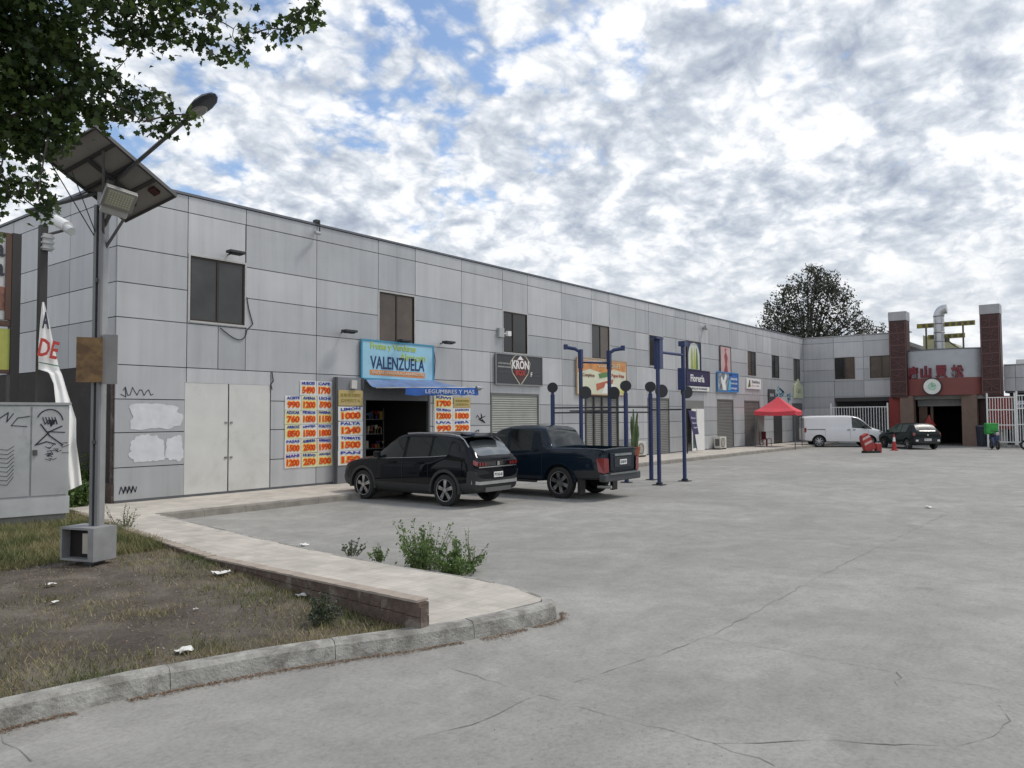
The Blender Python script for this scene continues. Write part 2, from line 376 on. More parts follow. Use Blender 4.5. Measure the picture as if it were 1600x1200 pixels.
for k in range(seg):
    y0 = 5.14+(17.0-5.14)*k/seg; y1 = 5.14+(17.0-5.14)*(k+1)/seg-.01
    xa = xright(y0)-.03; top = .15+max(0, .24*(1-(y0-5.1)/4.8)); mb.box(xa-.05, xa+.10, y0, y1, top-.004, top+.018+random.uniform(-.003, .003))
mb.build('mortar_cap', mat('mortar_cap', (.34, .29, .245), .9, var=.2, scale=6), be_)
tag(be_, 'low dark red brick edging wall between the bare planter and the pale sidewalk', 'wall')
# ------------------------------------------------------------------ buildings
def cladmat():
    m = bpy.data.materials.new('aluminium_cladding'); m.use_nodes = True; t = m.node_tree; p = t.nodes['Principled BSDF']
    g = nd(t, 'ShaderNodeNewGeometry'); v = g.outputs['Position']
    at = nd(t, 'ShaderNodeAttribute', attribute_name='tone')
    a = ramp(t, at.outputs['Fac'], [(0, (.395, .407, .422)), (1, (.525, .533, .542))], 'LINEAR')
    mp = nd(t, 'ShaderNodeMapping'); mp.inputs['Scale'].default_value = (4, 4, .22); t.links.new(v, mp.inputs[0])
    st = ramp(t, ntex(t, mp.outputs[0], 1.0, 7, .62, .2), [(.38, 1.03), (.58, .96), (.75, .84)], 'LINEAR')
    d2 = ramp(t, ntex(t, v, .5, 6, .6, .4), [(.3, .92), (.65, 1.05)], 'LINEAR')
    mx = nd(t, 'ShaderNodeMix', data_type='RGBA', blend_type='MULTIPLY'); mx.inputs['Factor'].default_value = 1
    t.links.new(a, mx.inputs['A']); t.links.new(st, mx.inputs['B'])
    mx2 = nd(t, 'ShaderNodeMix', data_type='RGBA', blend_type='MULTIPLY'); mx2.inputs['Factor'].default_value = 1
    t.links.new(mx.outputs['Result'], mx2.inputs['A']); t.links.new(d2, mx2.inputs['B'])
    t.links.new(mx2.outputs['Result'], p.inputs['Base Color'])
    p.inputs['Metallic'].default_value = .25; p.inputs['Roughness'].default_value = .5
    b = nd(t, 'ShaderNodeBump'); b.inputs['Strength'].default_value = .25; b.inputs['Distance'].default_value = .05
    t.links.new(ntex(t, v, .7, 2, .5), b.inputs['Height']); t.links.new(b.outputs[0], p.inputs['Normal'])
    return m
clad_m = cladmat()
joint_m = mat('joint_dark', (.10, .105, .115), .8)
core_m = mat('wall_core', (.16, .165, .175), .85)
def panels(rows, cols, openings, fn, gap=.022, th=.05):
    mb = MB(); rnd = random.Random(3)
    for r in range(len(rows)-1):
        cs = cols(r)
        for c0, c1 in zip(cs[:-1], cs[1:]):
            rect = [(c0+gap/2, c1-gap/2, rows[r]+gap/2, rows[r+1]-gap/2)]
            for o in openings:
                nr = []
                for (a, b, z0, z1) in rect:
                    oa, ob, oz0, oz1 = o
                    if ob <= a or oa >= b or oz1 <= z0 or oz0 >= z1: nr.append((a, b, z0, z1)); continue
                    if oa > a+.03: nr.append((a, oa, z0, z1))
                    if ob < b-.03: nr.append((ob, b, z0, z1))
                    a2, b2 = max(a, oa), min(b, ob)
                    if oz0 > z0+.03: nr.append((a2, b2, z0, oz0))
                    if oz1 < z1-.03: nr.append((a2, b2, oz1, z1))
                rect = nr
            mb.t = rnd.random(); dd = [rnd.uniform(-.004, .004) for _ in range(4)]
            for (a, b, z0, z1) in rect:
                f = [fn(a, z0, th+dd[0]), fn(b, z0, th+dd[1]), fn(b, z1, th+dd[2]), fn(a, z1, th+dd[3])]
                k = [fn(a, z0, .0), fn(b, z0, .0), fn(b, z1, .0), fn(a, z1, .0)]
                mb.add(f+k, [(0,1,2,3),(0,4,5,1),(1,5,6,2),(2,6,7,3),(3,7,4,0)])
    return mb
fF = lambda u, z, d: (u, D+.05-d, z)
fL = lambda u, z, d: (XC+.05-d, u, z)
fW = lambda u, z, d: (XF+.05-d, u, z)
ROWS = [.20, .96, 1.77, 2.55, 3.35, 4.46, 5.28, 6.11, 7.24, 7.66]
UP = [XC, 10.1, 11.74, 14.05, 16.42, 18.04, 20.33, 22.65, 24.22, 26.57, 28.9, 30.43, 32.88, 34.18, 35.66, 37.1, 38.35, 40.05, 41.3, 42.76, 44.27, 45.6, 47.08, 48.54, 49.81, 51.33, 52.84, 54.5, 55.72, 57.24, 58.02]
LOWC = [XC, 10.1, 12.53, 14.05, 15.72, 18.85, 20.33, 21.9, 25.0, 26.57, 28.3, 31.15, 32.88, 33.95, 36.3, 38.15, 40.5, 42.3, 44.72, 46.4, 49.0, 49.81, 51.5, 53.2, 55.3, 57.6, 58.02]
def colsF(r):
    if r >= 7: return UP
    if r == 4: return [XC, 10.1, 10.95, 11.74, 14.05, 15.64, 18.83, 20.33, 21.9, 25.05, 26.57, 28.9, 30.43, 32.88, 35.0, 37.1, 39.2, 41.3, 43.5, 45.6, 47.8, 49.81, 52.1, 54.5, 56.6, 58.02]
    if r in (5, 6): return [XC, 10.1, 11.74, 14.05, 16.42, 18.04, 20.33, 22.65, 24.22, 26.57, 28.9, 30.43, 32.88, 34.18, 35.66, 37.1, 38.35, 40.05, 42.76, 44.27, 47.08, 48.54, 51.33, 52.84, 55.72, 57.24, 58.02]
    return LOWC
WIN = [(10.17, 11.71, 4.54, 6.17), (16.46, 17.99, 4.46, 6.04), (22.68, 24.17, 4.52, 6.07), (28.9, 30.41, 4.64, 6.14), (34.2, 35.63, 4.56, 6.08), (38.36, 40.03, 4.56, 6.06), (42.76, 44.25, 4.48, 6.1), (47.1, 48.5, 4.56, 6.1), (51.35, 52.82, 4.56, 6.1), (55.72, 57.2, 4.5, 6.1)]
DOOR1 = (10.06, 12.52, .18, 2.98); SHOP = (15.80, 18.74, .15, 3.36)
SH = [(21.93, 24.93, .16, 2.97), (28.3, 31.13, .16, 3.03), (33.96, 36.3, .16, 2.97), (38.13, 40.5, .16, 2.89), (42.3, 44.7, .16, 3.02), (46.4, 49.0, .16, 2.99), (51.5, 53.15, .16, 2.7), (55.3, 57.5, .16, 2.91)]
bld = thing('commercial_building', 'long two storey building clad in pale grey square panels with shops along its foot', 'building', (XC, D, .15))
# core walls with a real hole for the open shop
mb = MB()
mb.box(XC+.06, SHOP[0]-.05, D+.06, D+.5, 0, 7.6); mb.box(SHOP[1]+.05, 57.9, D+.06, D+.5, 0, 7.6); mb.box(SHOP[0]-.05, SHOP[1]+.05, D+.06, D+.5, SHOP[3]+.03, 7.6)
mb.box(XC+.06, XC+.5, D+.5, 32, 0, 7.6); mb.box(XC+.5, 57.9, 31.6, 32, 0, 7.6); mb.box(XC+.5, 57.9, D+.5, 31.6, 7.3, 7.5)
mb.build('wall', core_m, bld)
ops = WIN+[DOOR1, SHOP]+SH
pb = panels(ROWS, colsF, ops, fF)
pb.build('cladding', clad_m, bld, tone=True)
LC = [D+.04, 20.7, 22.6, 24.4, 26.6, 28.8, 31.0, 32.0]
panels(ROWS[4:], lambda r: LC, [], fL).build('side_cladding', clad_m, bld, tone=True)
mb = MB(); mb.box(XC+.0, XC+.06, D+.08, 32, .0, 3.34)
mb.build('side_wall_base', mat('dark_brick', (.04, .034, .032), .85, var=.5, scale=2.2, bump=.5, bscale=25), bld)
mb = MB(); mb.box(XC-.02, XC+.06, D+.06, D+.16, .15, 3.3); mb.box(XC-.03, XC+.02, D+.02, D+.5, .15, .6)
mb.build('corner_brick', brick_m, bld)
mb = MB(); mb.box(XC-.04, 58.02, D-.035, D+.55, 7.665, 7.725); mb.box(XC-.04, XC+.55, D+.551, 32, 7.665, 7.725)
mb.build('parapet_cap', mat('cap_metal', (.14, .15, .17), .5, .4), bld)
mb = MB(); mb.box(XC+.02, 57.9, D-.0, D+.06, .14, .21)
mb.build('plinth', joint_m, bld)
frame_m = mat('bronze_frame', (.06, .05, .04), .45, .6)
trimw_m = mat('window_trim', (.46, .46, .45), .55, .2)
def glassmat(name, col, rough=.08):
    return mat(name, col, rough, 0, var=.35, scale=1.2, spec=.6)
gl_dark = glassmat('glass_dark', (.018, .018, .017)); gl_brown = glassmat('glass_brown_curtain', (.085, .062, .046), .2)
gl_mesh = glassmat('glass_mesh', (.045, .046, .045), .35); gl_gap_black = glassmat('glass_gap_black', (.006, .006, .006), .12)
gl_cols = [(gl_mesh, gl_mesh), (gl_brown, gl_brown), (gl_gap_black, gl_dark), (gl_mesh, gl_brown), (gl_gap_black, gl_gap_black), None, None, (gl_brown, gl_dark), (gl_gap_black, gl_dark), (gl_mesh, gl_mesh)]  # third window: left black pane paints the darkness of its open half
def window(o, mats, fn, parent, split=.5, z=.0):
    u0, u1, z0, z1 = o
    def bx(mb, a, b, c, d, d0, d1): mb.add([fn(a,c,d0),fn(b,c,d0),fn(b,d,d0),fn(a,d,d0),fn(a,c,d1),fn(b,c,d1),fn(b,d,d1),fn(a,d,d1)], [(0,3,2,1),(4,5,6,7),(0,1,5,4),(1,2,6,5),(2,3,7,6),(3,0,4,7)])
    root = MB(); t = .05
    bx(root, u0-t, u0, z0-t, z1+t, -.01, .062); bx(root, u1, u1+t, z0-t, z1+t, -.01, .062); bx(root, u0, u1, z1, z1+t, -.01, .062); bx(root, u0, u1, z0-t, z0, -.01, .075)
    w_ = root.build('window', trimw_m, parent)
    fr = MB(); um = u0+(u1-u0)*split; f = .045
    bx(fr, u0, u0+f, z0, z1, .0, .03); bx(fr, u1-f, u1, z0, z1, .0, .03); bx(fr, u0+f, u1-f, z1-f, z1, .0, .03); bx(fr, u0+f, u1-f, z0, z0+f, .0, .034); bx(fr, um-f*.6, um+f*.6, z0+f, z1-f, .0, .03)
    fr.build('frame', frame_m, w_)
    for a, b, mm, dd in ((u0+f, um-f*.6, mats[0], .008), (um+f*.6, u1-f, mats[1], .013)):
        g = MB(); bx(g, a, b, z0+f, z1-f, -.02, dd); g.build('pane', mm, w_)
    return w_
for o, g in zip(WIN, gl_cols):
    if g: window(o, g, fF, bld, .5 if o[0] != 22.68 else .42)
# beige sheet metal double door
beige = mat('beige_sheet', (.60, .60, .575), .5, var=.06, scale=1.5, stain=(1.2, .5, .75, (.42, .41, .36), .5))
for a, b in ((DOOR1[0], 11.26), (11.275, DOOR1[1])):
    mb = MB(); mb.box(a+.01, b-.01, D+.005, D+.03, DOOR1[2], DOOR1[3])
    dr = mb.build('metal_door', beige, bld, bevel=.006)
    mb = MB()
    for z_ in (1.05, 1.95): mb.box(b-.10 if b < 11.5 else a+.04, b-.03 if b < 11.5 else a+.11, D-.012, D+.004, z_, z_+.05)
    mb.build('latch', mat('latch_metal', (.3, .3, .28), .4, .7), dr)
# roller shutters
def shutter(o, m, fn, parent, name='roller_shutter', amp=.018, pitch=.085):
    u0, u1, z0, z1 = o; mb = MB(); n = int((z1-z0)/pitch)
    vs = []
    for k in range(n*2+1):
        z_ = z0+(z1-z0)*k/(n*2); d = .012+(amp if k % 2 else 0)
        vs += [fn(u0+.04, z_, d), fn(u1-.04, z_, d)]
    mb.add(vs, [(2*k, 2*k+1, 2*k+3, 2*k+2) for k in range(n*2)])
    s_ = mb.build(name, m, parent)
    g = MB()
    for a, b in ((u0, u0+.06), (u1-.06, u1)): g.add([fn(a,z0,0),fn(b,z0,0),fn(b,z1,0),fn(a,z1,0),fn(a,z0,.055),fn(b,z0,.055),fn(b,z1,.055),fn(a,z1,.055)], [(4,5,6,7),(0,1,5,4),(1,2,6,5),(2,3,7,6),(3,0,4,7)])
    g.add([fn(u0,z1-.07,0),fn(u1,z1-.07,0),fn(u1,z1,0),fn(u0,z1,0),fn(u0,z1-.07,.05),fn(u1,z1-.07,.05),fn(u1,z1,.05),fn(u0,z1,.05)], [(4,5,6,7),(0,1,5,4),(1,2,6,5),(2,3,7,6),(3,0,4,7)])
    g.build('shutter_frame', mat('shutter_frame', (.13, .135, .13), .6), s_)
    return s_
sh_grey = mat('shutter_greygreen', (.30, .31, .285), .5, .3, var=.15, scale=1.2)
sh_dark = mat('shutter_dark', (.145, .142, .135), .6, .2, var=.12, scale=1)
sh_mid = mat('shutter_mid', (.20, .20, .19), .6, .2, var=.12, scale=1)
for i, m_ in ((0, sh_grey), (2, sh_mid), (4, sh_dark), (5, sh_dark), (7, sh_dark)): shutter(SH[i], m_, fF, bld)
# folding gate (pleated vertical) under the burger sign
shutter(SH[1], sh_mid, fF, bld, 'folding_shutter')
mb = MB(); u0, u1, z0, z1 = SH[1]
for k in range(5):
    u = u0+.05+(u1-u0-.1)*k/4; mb.box(u-.05, u+.05, D-.03, D+.02, z0, z1)
mb.box(u0, u1, D-.035, D+.02, z1-.1, z1+.03)
mb.build('gate_post', mat('gate_dark', (.05, .052, .05), .6), bld)
# white framed shop door (doorT) and the door behind the tent
u0, u1, z0, z1 = SH[3]
mb = MB(); mb.box(u0, u1, D+.0, D+.045, 2.45, z1); mb.build('roller_box', sh_mid, bld)
white_m = mat('white_paint', (.74, .74, .72), .5, var=.05)
mb = MB(); mb.box(u0, u0+.08, D+.0, D+.04, .16, 2.45); mb.box(38.9, 39.0, D-.02, D+.03, .16, 2.44); mb.box(39.0, 39.45, D-.02, D+.03, 2.3, 2.44); mb.box(39.0, 39.45, D-.02, D+.03, .16, .3)
dr = mb.build('glass_door', white_m, bld)
mb = MB(); mb.box(39.0, 39.45, D+.005, D+.02, .3, 2.3); mb.build('pane', glassmat('glass_teal', (.05, .09, .09), .1), dr)
mb = MB(); mb.box(38.22, 38.9, D+.01, D+.03, .16, 2.44); mb.build('pane', gl_dark, dr)
mb = MB(); mb.box(39.47, 40.42, D-.05, D+.03, .16, 2.44); mb.build('door_leaf', white_m, bld, bevel=.01)
u0, u1, z0, z1 = SH[6]
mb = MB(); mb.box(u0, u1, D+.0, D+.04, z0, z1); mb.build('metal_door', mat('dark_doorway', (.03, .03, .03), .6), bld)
# open shop interior
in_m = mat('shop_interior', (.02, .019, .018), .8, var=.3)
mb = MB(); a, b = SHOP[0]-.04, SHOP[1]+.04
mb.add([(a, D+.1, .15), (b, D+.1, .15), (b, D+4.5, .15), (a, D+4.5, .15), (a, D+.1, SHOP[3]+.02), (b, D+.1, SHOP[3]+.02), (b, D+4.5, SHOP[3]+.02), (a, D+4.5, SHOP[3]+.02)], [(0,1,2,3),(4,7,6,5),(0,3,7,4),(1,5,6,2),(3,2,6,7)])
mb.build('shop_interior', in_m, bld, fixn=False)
mb = MB(); mb.box(SHOP[0]+.02, SHOP[1]-.02, D-.02, D+.1, 2.86, SHOP[3]-.01); 
for k in range(5): mb.box(SHOP[0]+.03, SHOP[1]-.03, D-.035, D-.022, 2.88+k*.09, 2.94+k*.09)
mb.box(SHOP[0]+.02, SHOP[0]+.1, D-.02, D+.08, .16, 2.85); mb.box(SHOP[1]-.1, SHOP[1]-.02, D-.02, D+.08, .16, 2.85)
mb.box(SHOP[0]+.1, SHOP[1]-.1, D+.0, D+.04, 2.62, 2.86)
mb.build('rolled_shutter', mat('rolled_grey', (.13, .135, .14), .5, .3), bld)
rnd = random.Random(5)
sh = thing('goods_shelf', 'dim metal shelves of groceries inside the dark open shop', 'shelf', (17.3, D+2.2, .15))
mb = MB()
for z_ in (.5, 1.0, 1.5, 2.0): mb.box(16.0, 18.5, D+2.0, D+2.4, z_, z_+.03)
for x_ in (16.0, 17.2, 18.47): mb.box(x_, x_+.03, D+2.0, D+2.03, .15, 2.4)
mb.build('rack', mat('rack_grey', (.2, .2, .2), .5, .4), sh)
gcol = [mat('goods_a', (.35, .06, .05), .5), mat('goods_b', (.4, .38, .3), .5), mat('goods_c', (.06, .12, .3), .5), mat('goods_d', (.35, .25, .05), .5)]
for gi, gm in enumerate(gcol):
    mb = MB()
    for z_ in (.53, 1.03, 1.53, 2.03):
        for k in range(9):
            x_ = 16.1+rnd.random()*2.3; mb.box(x_, x_+rnd.uniform(.06, .14), D+2.02, D+2.2, z_, z_+rnd.uniform(.1, .3))
    o = mb.build('packaged_goods', gm, sh)
# darker service panels beside the shop + small lamp box
mb = MB(); mb.box(14.66, 15.72, D-.12, D-.002, .16, 3.28)
pn = mb.build('service_cabinet', mat('cabinet_grey', (.20, .21, .225), .55, .1, var=.12, scale=1.2), bld)
mb = MB(); mb.box(14.62, 14.70, D-.16, D-.122, .16, 3.28); mb.box(15.64, 15.72, D-.15, D-.122, 2.9, 3.28); mb.build('cabinet_edge', mat('cabinet_edge', (.05, .052, .055), .5), pn)
mb = MB(); mb.box(15.2, 15.4, D-.2, D-.122, 2.95, 3.2); mb.build('alarm_box', mat('alarm_white', (.55, .53, .50), .5), pn)
# pale repaint patches and graffiti on the first bay
patch_m = mat('patch_paint', (.62, .63, .66), .6, var=.1, scale=4)
def blob(cx, cz, wx, wz, seed):
    r_ = random.Random(seed); pts = []
    for k in range(40):
        a = 2*math.pi*k/40; ca, sa = math.cos(a), math.sin(a); q = (abs(ca)**4+abs(sa)**4)**-.25
        j = 1+r_.uniform(-.12, .08)+.06*math.sin(a*3+seed); pts.append((cx+ca*q*wx/2*j, cz+sa*q*wz/2*j))
    return pts
for i, (a, b, c, d) in enumerate([(9.32, 2.14, 1.25, .62), (9.15, 1.38, .85, .62), (9.82, 1.36, .44, .6)]):
    mb = MB(); mb.prism(blob(a, b, c, d, i+2), lambda u, v, k: (u, D-.004-k, v), 0, .003)
    mb.build('paint_patch', patch_m, bld)
ink = mat('marker_ink', (.03, .03, .045), .6)
mb = MB(); r_ = random.Random(2)
f_ = lambda u, v: (u, D-.008, v)
pts = [(8.55+i*.055, 2.72+.09*math.sin(i*1.9)+r_.uniform(-.03, .03)) for i in range(14)]
ribbon(mb, pts, .018, f_); ribbon(mb, [(8.5, 2.66), (8.62, 2.6), (8.6, 2.8)], .018, f_)
mb.build('graffiti', ink, bld); mb = MB()
for k in range(4): ribbon(mb, [(8.5+k*.09, .36), (8.54+k*.09, .52), (8.6+k*.09, .38), (8.66+k*.08, .5)], .022, f_)
mb.build('graffiti', ink, bld); mb = MB()
for k in range(5):
    cx = r_.uniform(20.9, 21.6); cz = r_.uniform(1.3, 2.1)
    ribbon(mb, [(cx+r_.uniform(-.2, .2), cz+r_.uniform(-.12, .12)) for _ in range(7)], .03, f_)
mb.build('graffiti', ink, bld); mb = MB(); pts = [(25.3+i*.1, 1.25+.1*math.sin(i*2.1)) for i in range(12)]; ribbon(mb, pts, .035, f_)
mb.build('graffiti', ink, bld)
# cables on the facade
cable_m = mat('cable_black', (.035, .035, .04), .6)
def cable(name, pts, r=.012, label=None, cat='cable'):
    P = []
    for a, b in zip(pts[:-1], pts[1:]):
        for k in range(6): P.append(Vector(a).lerp(Vector(b), k/6))
    P.append(Vector(pts[-1])); mb = MB(); mb.tube(P, r, 5)
    return tag(mb.build(name, cable_m, base=pts[0]), label, cat)
arc = [(11.0+.85*math.sin(a)*.9, D-.02, 4.42-.45*math.sin(math.pi*a/1.57)*(.6)) for a in [i*1.57/10 for i in range(11)]]
cable('hanging_cable', arc+[(11.95, D-.02, 4.6), (11.82, D-.02, 5.0), (11.76, D-.02, 5.3)], .013, 'black loose cable looping below the leftmost upstairs window')
cable('wall_cable', [(12.55, D-.02, 3.35), (12.6, D-.02, 3.1), (12.52, D-.02, 3.0), (12.56, D-.02, 2.86)], .014, 'short black cable end hanging above the beige metal door')
cable('wall_cable', [(18.85, D-.03, 4.5), (18.95, D-.03, 4.0), (18.9, D-.03, 3.4)], .014, 'thin cable running down right of the light blue shop sign')
# flood lights on the facade
def flood(x, z, label):
    t = thing('flood_light', label, 'flood light', (x, D-.0, z), group='small flood lights on the facade')
    mb = MB(); mb.cyl((x, D, z), (x, D-.28, z+.02), .02, n=8); mb.build('bracket', cable_m, t)
    mb = MB(); mb.box(x-.22, x+.22, D-.5, D-.26, z-.02, z+.05, None); mb.box(x-.16, x+.16, D-.46, D-.3, z-.05, z-.021); mb.build('lamp_head', cable_m, t, bevel=.01)
flood(11.2, 6.35, 'flat dark flood light over the leftmost upstairs window')
flood(14.95, 4.62, 'flat dark flood light on the wall left of the light blue shop sign')
flood(17.2, 4.5, 'flat dark flood light just above the light blue shop sign')
flood(19.25, 4.6, 'flat dark flood light on the wall right of the light blue shop sign')
t = thing('security_camera', 'small dark camera on a bracket under the roof edge', 'camera', (14.05, D, 7.5))
mb = MB(); mb.tube([(14.05, D+.02, 7.75), (14.05, D-.12, 7.75), (14.05, D-.12, 7.45)], .02); mb.box(13.98, 14.12, D-.06, D+.1, 7.73, 7.83); mb.build('bracket', cable_m, t)
mb = MB(); mb.cyl((14.05, D-.12, 7.42), (13.75, D-.3, 7.36), .05, n=10); mb.build('camera_body', mat('cam_grey', (.35, .36, .37), .5), t)
t = thing('wall_box', 'grey box and white lamp fixed left of the open upstairs window', 'wall box', (22.5, D, 5.2))
mb = MB(); mb.box(22.3, 22.6, D-.12, D-.004, 5.05, 5.4); mb.build('box_body', mat('box_grey', (.38, .39, .39), .5), t, bevel=.01)
mb = MB(); mb.box(22.72, 22.92, D-.2, D-.08, 5.12, 5.3); mb.tube([(22.6, D-.1, 5.2), (22.75, D-.12, 5.2)], .02); mb.build('lamp_head', white_m, t)
t = thing('wall_speaker', 'round grey loudspeaker high on the wall between the two poster windows', 'loudspeaker', (39.9, D, 7.0))
mb = MB(); mb.cyl((40.6, D, 6.95), (40.5, D-.35, 7.0), .08, .2, 14); mb.build('horn', mat('box_grey', (.38, .39, .39), .5), t)
# ---- signs on the facade
def sign_board(name, label, u0, u1, z0, z1, m, th=.08, fr=None, off=.0, cat='shop sign'):
    t = thing(name, label, cat, ((u0+u1)/2, D, z0))
    mb = MB(); mb.box(u0, u1, D-th-off, D-.004, z0, z1); b = mb.build('board', m, t)
    if fr:
        f = .05; mb = MB(); y0, y1 = D-th-off-.02, D-th-off+.02
        mb.box(u0-f, u0, y0, y1, z0-f, z1+f); mb.box(u1, u1+f, y0, y1, z0-f, z1+f); mb.box(u0, u1, y0, y1, z1, z1+f); mb.box(u0, u1, y0, y1, z0-f, z0)
        mb.build('frame', fr, t)
    return t, D-th-off
def flat(name, poly, y, m, parent, th=.004):
    mb = MB(); mb.prism(poly, lambda u, v, d: (u, y-d, v), 0, th); return mb.build(name, m, parent)
def letters(s, cx, cz, wd, ht, y, m, parent, name='lettering', bold=.0, depth=.012, rot=0):
    return text_mb(s, MF(cx, cz, y-.006) @ Matrix.Rotation(rot, 4, 'Z'), wd, ht, depth, bold).build(name, m, parent, fixn=False)
ltblue = mat('sign_lightblue', (.32, .58, .72), .45, var=.12, scale=1); cyan_fr = mat('sign_cyan', (.06, .28, .42), .5)
t, y = sign_board('shop_sign', 'light blue shop sign with navy and green lettering above the open shop', 15.7, 18.78, 3.3, 4.44, ltblue, fr=cyan_fr)
lime = mat('lime_ink', (.42, .55, .10), .5); navy = mat('navy_ink', (.015, .04, .13), .5); orange = mat('orange_ink', (.62, .25, .09), .5)
letters('Frutas y Verduras', 17.0, 4.28, 1.95, .26, y, lime, t, bold=.02)
letters('Almacen', 17.85, 4.03, 1.15, .24, y, lime, t, bold=.01)
letters('VALENZUELA', 17.2, 3.79, 2.35, .40, y, navy, t, bold=.012)
flat('orange_band', [(16.0, 3.40), (18.4, 3.36), (18.4, 3.55), (16.0, 3.56)], y, orange, t)
letters('FRUTAS (VERDURAS) ABARROTES', 17.2, 3.47, 2.25, .11, y-.006, mat('cream_ink', (.8, .7, .55), .5), t)
# awning
blue_c = mat('awning_blue', (.10, .17, .34), .6, var=.3, scale=2.5, bump=.4, bscale=6); 
t = thing('shop_awning', 'sagging blue fabric awning over the open shop entrance', 'awning', (17.3, D, 3.2))
mb = MB(); vs = []; nu, nv = 24, 10; YF = D-1.75
for j in range(nv+1):
    for i in range(nu+1):
        uu = i/nu; vv = j/nv; x_ = 15.85+uu*3.0+vv*.25*uu
        sag = -.12*math.sin(math.pi*vv)*(1+.3*math.sin(uu*9)) - .03*math.sin(uu*22+vv*4)*vv
        vs.append((x_, D-.06+(YF-D)*vv*(1-.72*(1-uu)**1.4), 3.28-.30*vv+sag*.6+.05*uu))
mb.add(vs, [(j*(nu+1)+i, j*(nu+1)+i+1, (j+1)*(nu+1)+i+1, (j+1)*(nu+1)+i) for j in range(nv) for i in range(nu)])
mb.build('canopy', blue_c, t, smooth=True, fixn=False)
mb = MB(); vs = []
for i in range(nu+1):
    q = Vector(vs[0]) if False else None
edge = [Vector((15.85+i/nu*3.0+.25*i/nu, D-.06+(YF-D)*(1-.72*(1-i/nu)**1.4), 3.28-.30+.05*i/nu)) for i in range(nu+1)]
vv_ = []
for i, e in enumerate(edge): vv_ += [e, e+Vector((.0, -.01+.02*math.sin(i*1.3), -.24-.02*math.sin(i*1.7)))]
mb.add(vv_, [(2*i, 2*i+2, 2*i+3, 2*i+1) for i in range(6, nu)]); mb.build('valance', mat('valance_blue', (.03, .12, .42), .6, var=.2), t, smooth=True, fixn=False)
ea, eb = edge[9], edge[23]; ed = eb-ea
m3 = Matrix.Translation((ea+eb)/2+Vector((-.02, -.13, -.13))) @ Matrix.Rotation(math.atan2(ed.y, ed.x), 4, 'Z') @ Matrix(((1,0,0,0),(0,0,-1,0),(0,1,0,0),(0,0,0,1)))
text_mb('LEGUMBRES Y MAS', m3, 1.75, .12, .01).build('lettering', white_m, t, fixn=False)
mb = MB(); mb.tube([(15.85, D-.03, 3.2), (16.5, D-.5, 2.98), (16.0, D-.62, 2.98)], .02); mb.tube([(18.8, D-.03, 3.15), (18.2, D-.85, 2.92), (19.05, D-1.72, 2.98)], .022); mb.tube([tuple(e+Vector((0, .02, .0))) for e in edge]+[tuple(edge[-1]+Vector((.25, -.02, 0)))], .022)
mb.cyl(edge[-1]+Vector((-.1, 0, -.02)), edge[-1]+Vector((.1, 0, -.02)), .07)
mb.build('folding_arm', mat('arm_grey', (.3, .31, .33), .45, .5), t)
# dark gym sign
ch = mat('sign_charcoal', (.045, .047, .052), .5, var=.1); pale = mat('pale_ink', (.5, .5, .5), .5); redink = mat('red_ink', (.42, .05, .04), .5)
t, y = sign_board('shop_sign', 'charcoal sign with a white and red shield emblem above the grey roller shutter', 22.15, 25.02, 3.32, 4.42, ch, fr=mat('sign_fr_grey', (.22, .225, .23), .5))
cx, cz = 23.62, 3.9
shield = [(cx-.62, cz+.25), (cx-.35, cz+.5), (cx, cz+.58), (cx+.35, cz+.5), (cx+.62, cz+.25), (cx+.5, cz-.15), (cx, cz-.62), (cx-.5, cz-.15)]
mb = MB(); ribbon(mb, shield+[shield[0]], .035, lambda u, v: (u, y-.006, v)); mb.build('emblem_outline', mat('cream_line', (.6, .56, .42), .5), t)
flat('emblem_field', [(cx+(a-cx)*.82, cz+(b-cz)*.82) for a, b in shield], y-.001, mat('emblem_dark', (.09, .03, .03), .5), t)
letters('KRON', cx, cz+.17, 1.05, .34, y-.005, white_m, t, bold=.03)
letters('BOX', cx, cz-.14, .62, .22, y-.005, redink, t, bold=.03)
flat('emblem_cap', [(cx-.2, cz+.36), (cx, cz+.52), (cx+.2, cz+.36)], y-.006, white_m, t)
letters('ARTES MARCIALES', 22.62, 4.08, .72, .06, y, pale, t); letters('ENTRENAMIENTO FUNCIONAL', 22.62, 3.95, .78, .06, y, pale, t)
letters('MUAY THAI', 22.62, 3.75, .6, .06, y, mat('dim_ink', (.16, .16, .18), .5), t); letters('F', 24.33, 3.72, .1, .18, y, white_m, t, bold=.02); letters('CALISTENIA', 24.65, 3.8, .45, .06, y, mat('dim_ink', (.16, .16, .18), .5), t); letters('PILATES', 24.65, 3.66, .4, .06, y, mat('dim_ink', (.16, .16, .18), .5), t)
# food sign
t, y = sign_board('shop_sign', 'pale yellow food banner with orange top behind the blue exercise posts', 27.6, 31.75, 3.05, 4.56, mat('food_cream', (.62, .62, .48), .5, var=.1, scale=1.5), fr=mat('food_fr', (.40, .25, .15), .6))
flat('orange_swoosh', [(27.65, 4.5), (31.7, 4.53), (31.7, 4.1), (30.6, 4.2), (29.9, 3.95), (28.6, 4.15), (27.65, 3.95)], y, mat('food_orange', (.55, .24, .08), .5, var=.35, scale=2.5), t)
flat('red_swoosh', [(29.1, 3.5), (30.6, 3.75), (30.5, 3.55), (29.15, 3.2)], y-.001, mat('food_red', (.45, .12, .06), .5), t)
flat('green_swoosh', [(29.3, 3.95), (30.3, 4.1), (30.1, 3.85), (29.4, 3.75)], y-.006, mat('food_green', (.10, .22, .07), .5), t)
flat('white_plate', [(29.6, 3.1), (31.0, 3.1), (30.7, 3.5), (29.9, 3.55)], y-.002, white_m, t)
